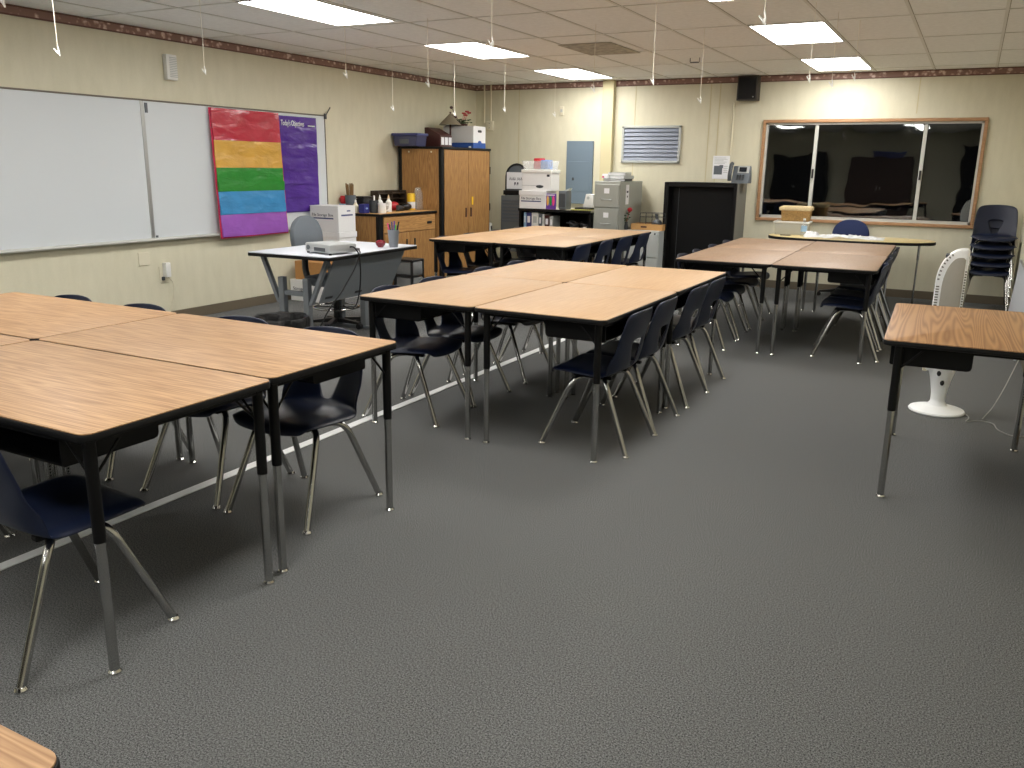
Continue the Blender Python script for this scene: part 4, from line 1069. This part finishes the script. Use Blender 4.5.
# low light cabinet with tray, wire basket and flowers
t = thing('low_filing_cabinet', 'low light grey filing cabinet under the orange wooden tray', 'filing cabinet', (2.90, -.40, 0))
hw_, hd = .235, .33
g = G(); g.box(-hw_, hw_, -hd+.02, hd, .001, .70, .004, 1); g.obj('carcass', 'cabinet_light', t)
for z in (.05, .365):
    g = G(); g.box(-hw_+.012, hw_-.012, -hd, -hd+.022, z, z+.30, .004, 1); d = g.obj('drawer', 'cabinet_light', t)
    g = G(); g.box(-.05, .05, -hd-.012, -hd, z+.20, z+.225, .004, 1); g.obj('handle', 'alu', d)
g = G(); g.cyl((hw_-.05, -hd-.004, .665), (hw_-.05, -hd+.01, .665), .011); g.obj('lock', 'dark_grey', t)
t = thing('wooden_tray', 'orange wooden tray box with dark hand slot on low filing cabinet', 'tray', (2.94, -.44, .701))
g = G(); g.box(-.225, .205, -.17, -.155, 0, .078); g.box(-.225, .205, .155, .17, 0, .078); g.box(-.225, -.21, -.155, .155, 0, .078); g.box(.19, .205, -.155, .155, 0, .078); g.box(-.21, .19, -.155, .155, 0, .01); g.obj('box', 'tray_wood', t)
g = G(); g.box(-.09, -.01, -.172, -.169, .03, .05, .001, 1); g.obj('hand_slot', 'brown', t)
t = thing('wire_basket', 'thin black wire basket standing in the orange wooden tray', 'basket', (2.97, -.40, .712))
g = G()
for z in (.07, .15, .20): g.tube([(-.17, -.11, z), (.17, -.11, z), (.17, .11, z), (-.17, .11, z)], .003, 6, closed=True)
for x in (-.17, -.085, 0, .085, .17):
    for y in (-.11, .11): g.tube([(x, y, 0), (x, y, .20)], .0028, 6)
for x in (-.17, 0, .17): g.tube([(x, -.11, .003), (x, .11, .003)], .0028, 6)
g.obj('wire', 'dark_grey', t)
t = thing('stapler', 'dark grey gadget lying inside the wire basket', 'gadget', (3.0, -.40, .7185))
g = G(); g.sphere((0, 0, .06), .06, (1.1, .9, 1), 12); g.cyl((0, 0, .09), (-.02, 0, .19), .018); g.obj('body', 'mid_grey', t)
t = thing('flower_vase', 'small dark vase with one red bloom beside the filing cabinet', 'flowers', (2.665, -.64, .701))
t.location = (2.667, -.66, .701)
g = G(); g.lathe([(0, 0), (.022, 0), (.03, .03), (.018, .08), (.022, .10), (.018, .10), (0, .09)], seg=16); g.obj('vase', 'dark_grey', t)
g = G(); g.tube([(0, 0, .09), (.02, 0, .17), (.035, 0, .24)], .004, 6); g.sphere((.04, 0, .255), .033, (1, 1, .9), 12); g.obj('bloom', 'red', t)
g = G(); rnd = random.Random(5)
for i in range(14):
    x, y, z = rnd.uniform(-.05, .03), rnd.uniform(-.05, .05), rnd.uniform(.12, .23); g.tube([(0, 0, .09), (x, y, z)], .0025, 5); g.sphere((x, y, z), .016, (1, 1, .5), 8)
g.obj('leaves', 'green', t)

# black bookcase turned back-out
t = thing('black_bookcase', 'tall black open-fronted cabinet below the desk phone', 'bookcase', (3.57, -.255, 0))
hw_, hd, hz = .465, .25, 1.315
g = G(); g.box(-hw_, -hw_+.06, -hd, hd, .001, hz, .004, 1); g.box(hw_-.04, hw_, -hd, hd, .001, hz, .004, 1); g.box(-hw_+.061, hw_-.041, -hd, hd, hz-.055, hz, .004, 1); g.box(-hw_+.061, hw_-.041, -hd, hd, .02, .08); g.obj('carcass', mat('black laminate', (9, 8, 9), .5, spec=.22), t)
g = G(); g.box(-hw_+.06, hw_-.04, -.10, -.085, .08, hz-.055); g.obj('inner_panel', 'black', t)
g = G(); g.box(-hw_+.15, -hw_+.156, -.105, -.099, .10, hz-.075); g.obj('door_edge', 'dark_grey', t)
g = G(); g.box(hw_, hw_+.006, -hd+.01, hd, .004, hz-.004); g.obj('side_skin', mat('grey side panel', (112, 110, 102), .6), t)
t = thing('desk_phone', 'grey office phone with handset on top of the black cabinet', 'telephone', (4.0, -.32, 1.316), RAD(0))
t.location = (3.93, -.30, 1.3155)
g = G(); g.prism([(-.11, 0), (.08, 0), (.09, .02), (.03, .20), (.01, .21), (-.02, .20)], 'X', .0, .21, .006)
g.xf(Matrix.Rotation(0, 4, 'Z')); g.obj('body', 'mid_grey', t)
g = G(); g.prism([(-.052, .125), (-.056, .125), (-.026, .205), (-.022, .205)], 'X', .06, .20); sc = g.obj('display_bezel', 'cabinet_light', t)
g = G(); g.prism([(-.052, .14), (-.060, .14), (-.038, .195), (-.030, .195)], 'X', .08, .17); g.obj('screen', 'screen', sc)
g = G(); g.tube([(-.025, -.09, .03), (-.025, -.10, .10), (-.025, -.045, .22), (-.025, -.01, .235)], .026, 10, .05); g.obj('handset', 'dark_grey', t)
g = G()
for r in range(3):
    for c_ in range(3): g.box(.06+c_*.035, .082+c_*.035, -.105+r*.012, -.09+r*.012, .045+r*.022, .06+r*.022)
g.obj('keypad', 'dark_grey', t)

# ------------------------------------------------------------------ window side
t = thing('oval_table', 'oval table with yellow wood top under the window', 'table', (5.425, -.74, 0), RAD(2))
TT = .736; out = []
for i in range(64):
    a = 2*pi*i/64; x, y = cos(a), sin(a); k = (abs(x)**2.3+abs(y)**2.3)**(-1/2.3); out.append((.905*x*k, .41*y*k))
g = G(); g.prism([(x*.994, y*.99) for x, y in out], 'Z', TT-.004, TT, .001); g.obj('tabletop', 'kid_top', t)
g = G(); g.prism(out, 'Z', TT-.036, TT-.0042, .005); g.obj('edge_band', 'black_edge', t)
for sx in (-.74, -.45, .45, .74):
    if abs(sx) < .5: pos = (sx, -.27)
    else: pos = (sx, .06)
    g = G(); g.cyl((pos[0], pos[1], TT-.036), (pos[0], pos[1], .52), .014, .014); lg = g.obj('leg', 'chrome', t)
    g = G(); g.cyl((pos[0], pos[1], .53), (pos[0], pos[1], .01), .011); g.obj('leg_insert', 'chrome', lg)
    g = G(); g.lathe([(0, .001), (.018, .001), (.018, .008), (0, .014)], (pos[0], pos[1], 0), 12); g.obj('glide', 'glide', lg)
t = thing('office_chair', 'navy fabric office chair with rounded back behind the oval table', 'office chair', (5.36, -.36, 0), pi)
g = G(); out = []
for i in range(40):
    a = 2*pi*i/40; x, z = cos(a), sin(a); k = (abs(x)**2.4+abs(z)**2.4)**(-1/2.4); out.append((.215*x*k, .21*z*k))
g.prism(out, 'Y', -.03, .03, .018); g.xf(Matrix.Translation((0, -.27, .70)) @ Matrix.Rotation(RAD(5), 4, 'X')); g.obj('backrest', 'fabric_navy', t)
g = G(); g.prism(rrect(.44, .42, .12), 'Z', .42, .48, .02); g.obj('seat', 'fabric_navy', t)
g = G(); g.tube([(0, -.12, .40), (0, -.27, .41), (0, -.31, .52), (0, -.30, .66)], .02, 8, .05); g.obj('back_post', 'black_plastic', t)
g = G(); g.cyl((0, 0, .05), (0, 0, .42), .025); g.obj('gas_post', 'black_plastic', t)
for i in range(5):
    a = 2*pi*i/5+.2; g = G(); g.prism([(.02, .055), (.02, .10), (.26, .07), (.26, .05)], 'Y', -.02, .02); g.xf(Matrix.Rotation(a, 4, 'Z')); lg = g.obj('base_arm', 'black_plastic', t)
    g = G(); g.cyl((.26, -.02, .0265), (.26, .02, .0265), .026); g.cyl((.26, 0, .03), (.26, 0, .06), .01); g.xf(Matrix.Rotation(a, 4, 'Z')); g.obj('caster', 'black_plastic', lg)
t = thing('storage_bin', 'clear plastic bin with white lid on the oval table', 'storage bin', (4.75, -.56, TT+.001), RAD(3))
g = G(); g.prism([(-.185, 0), (.185, 0), (.20, .135), (-.20, .135)], 'Y', -.13, .13, .008); g.obj('bin', 'milky', t)
g = G(); g.box(-.21, .21, -.14, .14, .135, .155, .006); g.obj('lid', 'white', t)
t = thing('wicker_basket', 'lidded wicker basket on top of the clear plastic bin', 'basket', (4.785, -.56, TT+.157), RAD(3))
g = G(); g.prism([(-.15, 0), (.15, 0), (.165, .125), (-.165, .125)], 'Y', -.115, .115, .008); g.obj('body', 'wicker', t)
g = G()
for k in range(9): g.tube([(-.155-.0012*k, -.121, .012+k*.013), (.155+.0012*k, -.121, .012+k*.013)], .006, 6)
g.obj('weave', 'wicker', t)
g = G(); g.box(-.19, .18, -.13, .13, .125, .165, .008); g.box(-.17, .17, -.12, .12, .165, .175, .004, 1); g.obj('lid', mat('pale wicker', (206, 186, 146), .85, noise=.25, nscale=70, bump=.5), t)
t = thing('water_bottle', 'clear water bottle with blue label on the oval table', 'bottle', (4.93, -.85, TT+.001))
g = G(); g.lathe([(0, 0), (.030, 0), (.033, .01), (.033, .13), (.012, .175), (.012, .19), (0, .19)], seg=18); g.obj('bottle', 'clear', t)
g = G(); g.lathe([(.0335, .055), (.0345, .055), (.0345, .12), (.0335, .12)], seg=18); g.obj('label_band', 'light_blue', t)
g = G(); g.cyl((0, 0, .185), (0, 0, .205), .014); g.obj('cap', 'white', t)
t = thing('plastic_sheeting', 'crumpled clear white plastic sheeting lying on the oval table', 'plastic wrap', (5.39, -.90, TT+.001), RAD(2))
bm = bmesh.new(); rnd = random.Random(8); nx, ny = 36, 12; V = []
for i in range(nx+1):
    row = []
    for j in range(ny+1):
        u, v = i/nx*2-1, j/ny*2-1; edge = 1-.15*abs(sin(5*u+2))
        h = .004+max(0, .014*(1-u*u)*(.5+.5*sin(9*u+4*v)*cos(7*v-3*u))+.018*rnd.random()*(1-v*v))
        if u < -.7: h += .02*(1-v*v)
        row.append(bm.verts.new((.42*u, .17*v*edge, h*1.6)))
    V.append(row)
for i in range(nx):
    for j in range(ny): bm.faces.new((V[i][j], V[i+1][j], V[i+1][j+1], V[i][j+1]))
g = G(); g.bm.free(); g.bm = bm; bmesh.ops.solidify(bm, geom=bm.faces[:], thickness=.003); g.obj('sheet', 'vinyl', t)
g = G(); g.tube([(-.42, -.13+.02*k, .018+.008*sin(k*1.3)) for k in range(14)], .012, 6); g.obj('rolled_edge', 'vinyl', t)
t = thing('pencil', 'dark pen lying on the left end of the oval table', 'pen', (4.72, -.86, TT+.001))
g = G(); g.cyl((-.05, -.01, .005), (.06, .01, .005), .005); g.obj('barrel', 'ink', t); g = G(); g.cyl((.06, .01, .005), (.075, .013, .005), .004, .001); g.obj('tip', 'black_plastic', t)

# white tower heater
t = thing('tower_heater', 'white tower heater fan with curved top behind the right table', 'tower heater', (6.592, -5.405, 0))
g = G(); g.lathe([(0, 0), (.160, 0), (.166, .008), (.16, .018), (.10, .034), (.06, .046), (.045, .065), (.04, .10), (0, .10)], seg=44); g.obj('base', 'fan_white', t)
g = G(); g.lathe([(.043, .06), (.044, .12), (.058, .20), (.078, .28), (.082, .315), (0, .315)], seg=24); g.obj('neck', 'fan_white', t)
def heater_outline(x0, x1, zb, zt, n=14):
    o = [(x1, zb), (x1, zt-.012), (x1-.012, zt)]
    w = x1-.03-x0; h = .20
    for i in range(n+1):
        a = RAD(90+90*i/n); o.append((x0+w+w*cos(a), zt-h+h*sin(a)))
    o += [(x0, zb+.02), (x0+.02, zb)]
    return o
g = G(); g.prism(heater_outline(-.105, .062, .27, 1.035), 'Y', -.065, .075, .012); g.obj('housing', 'fan_white', t)
g = G(); g.prism(heater_outline(-.068, .046, .40, .985), 'Y', -.069, -.064, .002); g.obj('grille', 'fan_mesh', t)
g = G()
for k in range(30):
    z = .42+k*.0165
    g.box(.050, .060, -.068, -.063, z, z+.007)
    if z < .80: g.box(-.1075, -.103, -.05, .05, z, z+.007); g.box(-.098, -.080, -.068, -.063, z, z+.007)
for k in range(8):
    a = RAD(176-k*8); g.box(-.006, .006, -.068, -.063, -.004, .004, mtx=Matrix.Translation((.032+.122*cos(a), 0, .835+.188*sin(a))) @ Matrix.Rotation(-a, 4, 'Y'))
g.obj('vent_slots', mat('vent shadow grey', (96, 94, 88), .8), t)
g = G(); g.box(-.068, -.042, -.055, .05, 1.0, 1.022, .004, 1, mtx=Matrix.Translation((.0, 0, -.022)) ); g.obj('carry_handle', 'dark_grey', t)
g = G()
for z, y in ((.20, -.058), (.262, -.073)): g.sphere((.012+(.20-z)*.4, y, z), .013, (1, .5, 1.4), 10)
g.obj('control_knob', 'black_plastic', t)
g = G(); g.box(-.112, -.082, -.05, .04, .262, .34, .008); g.obj('side_button', 'cream', t)
g = G()
g.tube([(.08, .10, .012), (.20, -.06, .006), (.16, -.22, .006), (.24, -.12, .006), (.32, -.14, .006), (.34, -.30, .006), (.42, -.40, .006), (.50, -.33, .006), (.53, -.05, .007)], .0035, 8, .08)
g.tube([(.26, -.08, .006), (.32, .20, .02), (.38, .45, .10), (.47, .95, .22), (.55, 1.25, .36)], .0032, 8, .1)
g.obj('power_cord', mat('grey cord', (150, 150, 146), .6), t)

# pale board propped along the right wall
t = thing('white_board_panel', 'pale board propped on the right wall beside the stacked chairs', 'board', (XR-.03, -2.2, 0))
g = G(); g.prism([(-.03, .001), (-.012, .001), (.026, .62), (.014, .625)], 'Y', -1.2, 1.0); g.obj('board', mat('pale blue board', (196, 200, 206), .4), t)
g = G(); g.box(.006, .028, -1.2, 1.0, .622, .64, .003, 1); g.obj('top_edge', 'alu', t)

# ------------------------------------------------------------------ ceiling fittings and hanging clips
t = thing('ceiling_vent', 'dusty grey air vent panel in the ceiling tiles', 'ceiling vent', (3.20, -3.0, H))
g = G(); g.box(-.27, .27, -.46, .36, -.010, -.0055); g.obj('panel', 'stain', t)
g = G()
for k in range(9): g.box(-.25, .25, -.42+k*.085, -.40+k*.085, -.013, -.0095)
g.obj('slats', 'stain', t)
t = thing('ceiling_sensor', 'small dark wire hanger fixed to the ceiling near the speaker', 'ceiling fitting', (3.86, -2.05, H))
g = G(); g.tube([(-.05, 0, -.006), (-.05, 0, -.05), (.05, 0, -.05), (.05, 0, -.006)], .004, 6, .01); g.box(-.045, .045, -.01, .01, -.056, -.047); g.obj('wire', 'mid_grey', t)
STR = [(1.355, -3.965, 2.015, 'fifth'), (2.605, -5.215, 2.105, ''), (1.43, -2.91, 2.024, ''), (1.865, -2.55, 2.081, ''), (4.483, -5.145, 2.078, ''), (4.475, -3.886, 2.034, ''),
       (2.466, -2.51, 2.021, ''), (5.677, -3.807, 2.187, ''), (1.66, -7.80, 2.10, ''), (1.65, -6.66, 2.10, ''), (2.46, -6.08, 2.10, ''), (4.27, -7.13, 2.10, ''), (3.72, -4.42, 2.10, ''),
       (5.73, -7.33, 2.10, ''), (5.49, -4.70, 2.10, ''), (5.58, -4.26, 2.10, ''), (3.01, -8.98, 2.10, '')]
LB = ['thread and clip hanging beside the tall cabinet tub', 'thread and clip hanging right of the purple chart, long pale line', 'thread and clip hanging over the cone lamp', 'thread and clip hanging right of the corner conduits',
      'thread and clip ending at the border just left of the vent grille', 'thread and clip hanging over the wall right of the vent grille', 'thread and clip hanging above the white boxes', 'faint thread and clip hanging right of the window lights',
      'thread and clip at far left over the wide whiteboard', 'thread and clip hanging right of the small white wall box', 'thread and clip below the first ceiling light, above the purple chart', 'thread and clip hanging in front of the second ceiling light',
      'thread and clip hanging over the boxed column', 'thread and clip ending just above the larger window light', 'thread and clip with end by the border, left of a pair near the window', 'thread and clip with end by the border, right of a pair near the window', 'clip at the upper left corner of the view, cut by the edge']
proto = None
for i, ((x, y, z, _), lb) in enumerate(zip(STR, LB)):
    t = thing('hanging_clip', lb, 'hanging clip', (x, y, H-.001), 0, 'threads and clips hanging from the ceiling')
    L_ = H-.001-z
    g = G(); g.tube([(0, 0, 0), (0, 0, -L_+.03)], .0018, 6); g.obj('thread', 'string', t)
    a = i*1.9
    g = G(); g.tube([(-.022, 0, -L_+.03), (-.004, 0, -L_+.006), (.008, 0, -L_-.012), (.006, 0, -L_+.02), (0, 0, -L_+.045)], .0042, 6); g.sphere((.003, 0, -L_+.008), .008, (1, .6, 1.8), 8)
    g.xf(Matrix.Rotation(RAD(28)+.35*sin(a), 4, 'Z')); g.obj('clip', 'white', t)

# ------------------------------------------------------------------ front end of the room (seen reflected in the window)
def wardrobe(name, label, x0, x1, h, m, doors=2):
    t = thing(name, label, 'cupboard', ((x0+x1)/2, -16.25, 0)); w = (x1-x0)/2
    g = G(); g.box(-w, w, -.30, .28, .001, h, .006, 1); g.obj('carcass', m, t)
    for k in range(doors):
        a = -w+.02+(2*w-.04)*k/doors; b = -w+.02+(2*w-.04)*(k+1)/doors-.006
        g = G(); g.box(a, b, .28, .30, .08, h-.04, .004, 1); d = g.obj('door', m, t)
        g = G(); g.box((b if k % 2 == 0 else a)-.05*(1 if k % 2 == 0 else -1)-.01, (b if k % 2 == 0 else a)-.05*(1 if k % 2 == 0 else -1)+.01, .30, .315, h*.5, h*.5+.12); g.obj('handle', 'alu', d)
    return t
wardrobe('wardrobe', 'dark brown cupboard mirrored in the middle window pane', 3.30, 5.0, 1.86, mat('dark brown veneer', (60, 40, 30), .6))
t = thing('storage_tub', 'blue tub mirrored above the dark brown cupboard', 'tub', (4.3, -16.2, 1.862))
g = G(); g.prism([(-.38, 0), (.38, 0), (.42, .17), (-.42, .17)], 'Y', -.2, .2, .008); g.obj('tub', 'blue_tub', t)
g = G(); g.box(-.43, .43, -.22, .22, .17, .20, .006); g.obj('lid', 'blue_lid', t)
wardrobe('black_cupboard', 'black cupboard mirrored in the left window pane', 1.1, 2.6, 1.95, 'black')
wardrobe('black_cupboard', 'tall black cupboard mirrored in the right window pane', 6.2, 7.08, 2.2, 'black')

# ------------------------------------------------------------------ light and look
for m_ in ('lamp',):
    b = M[m_].node_tree.nodes['Principled BSDF']; b.inputs['Emission Color'].default_value = (1, .985, .95, 1); b.inputs['Emission Strength'].default_value = 20
w = bpy.data.worlds.new('night'); SC.world = w; w.use_nodes = True
w.node_tree.nodes['Background'].inputs[0].default_value = (.0015, .0015, .0018, 1); w.node_tree.nodes['Background'].inputs[1].default_value = 1
vs = SC.view_settings; vs.view_transform = 'Standard'; vs.look = 'None'; vs.gamma = 1; vs.use_curve_mapping = False; vs.exposure = .02
SC.cycles.max_bounces = 8; SC.cycles.diffuse_bounces = 5; SC.cycles.transparent_max_bounces = 12
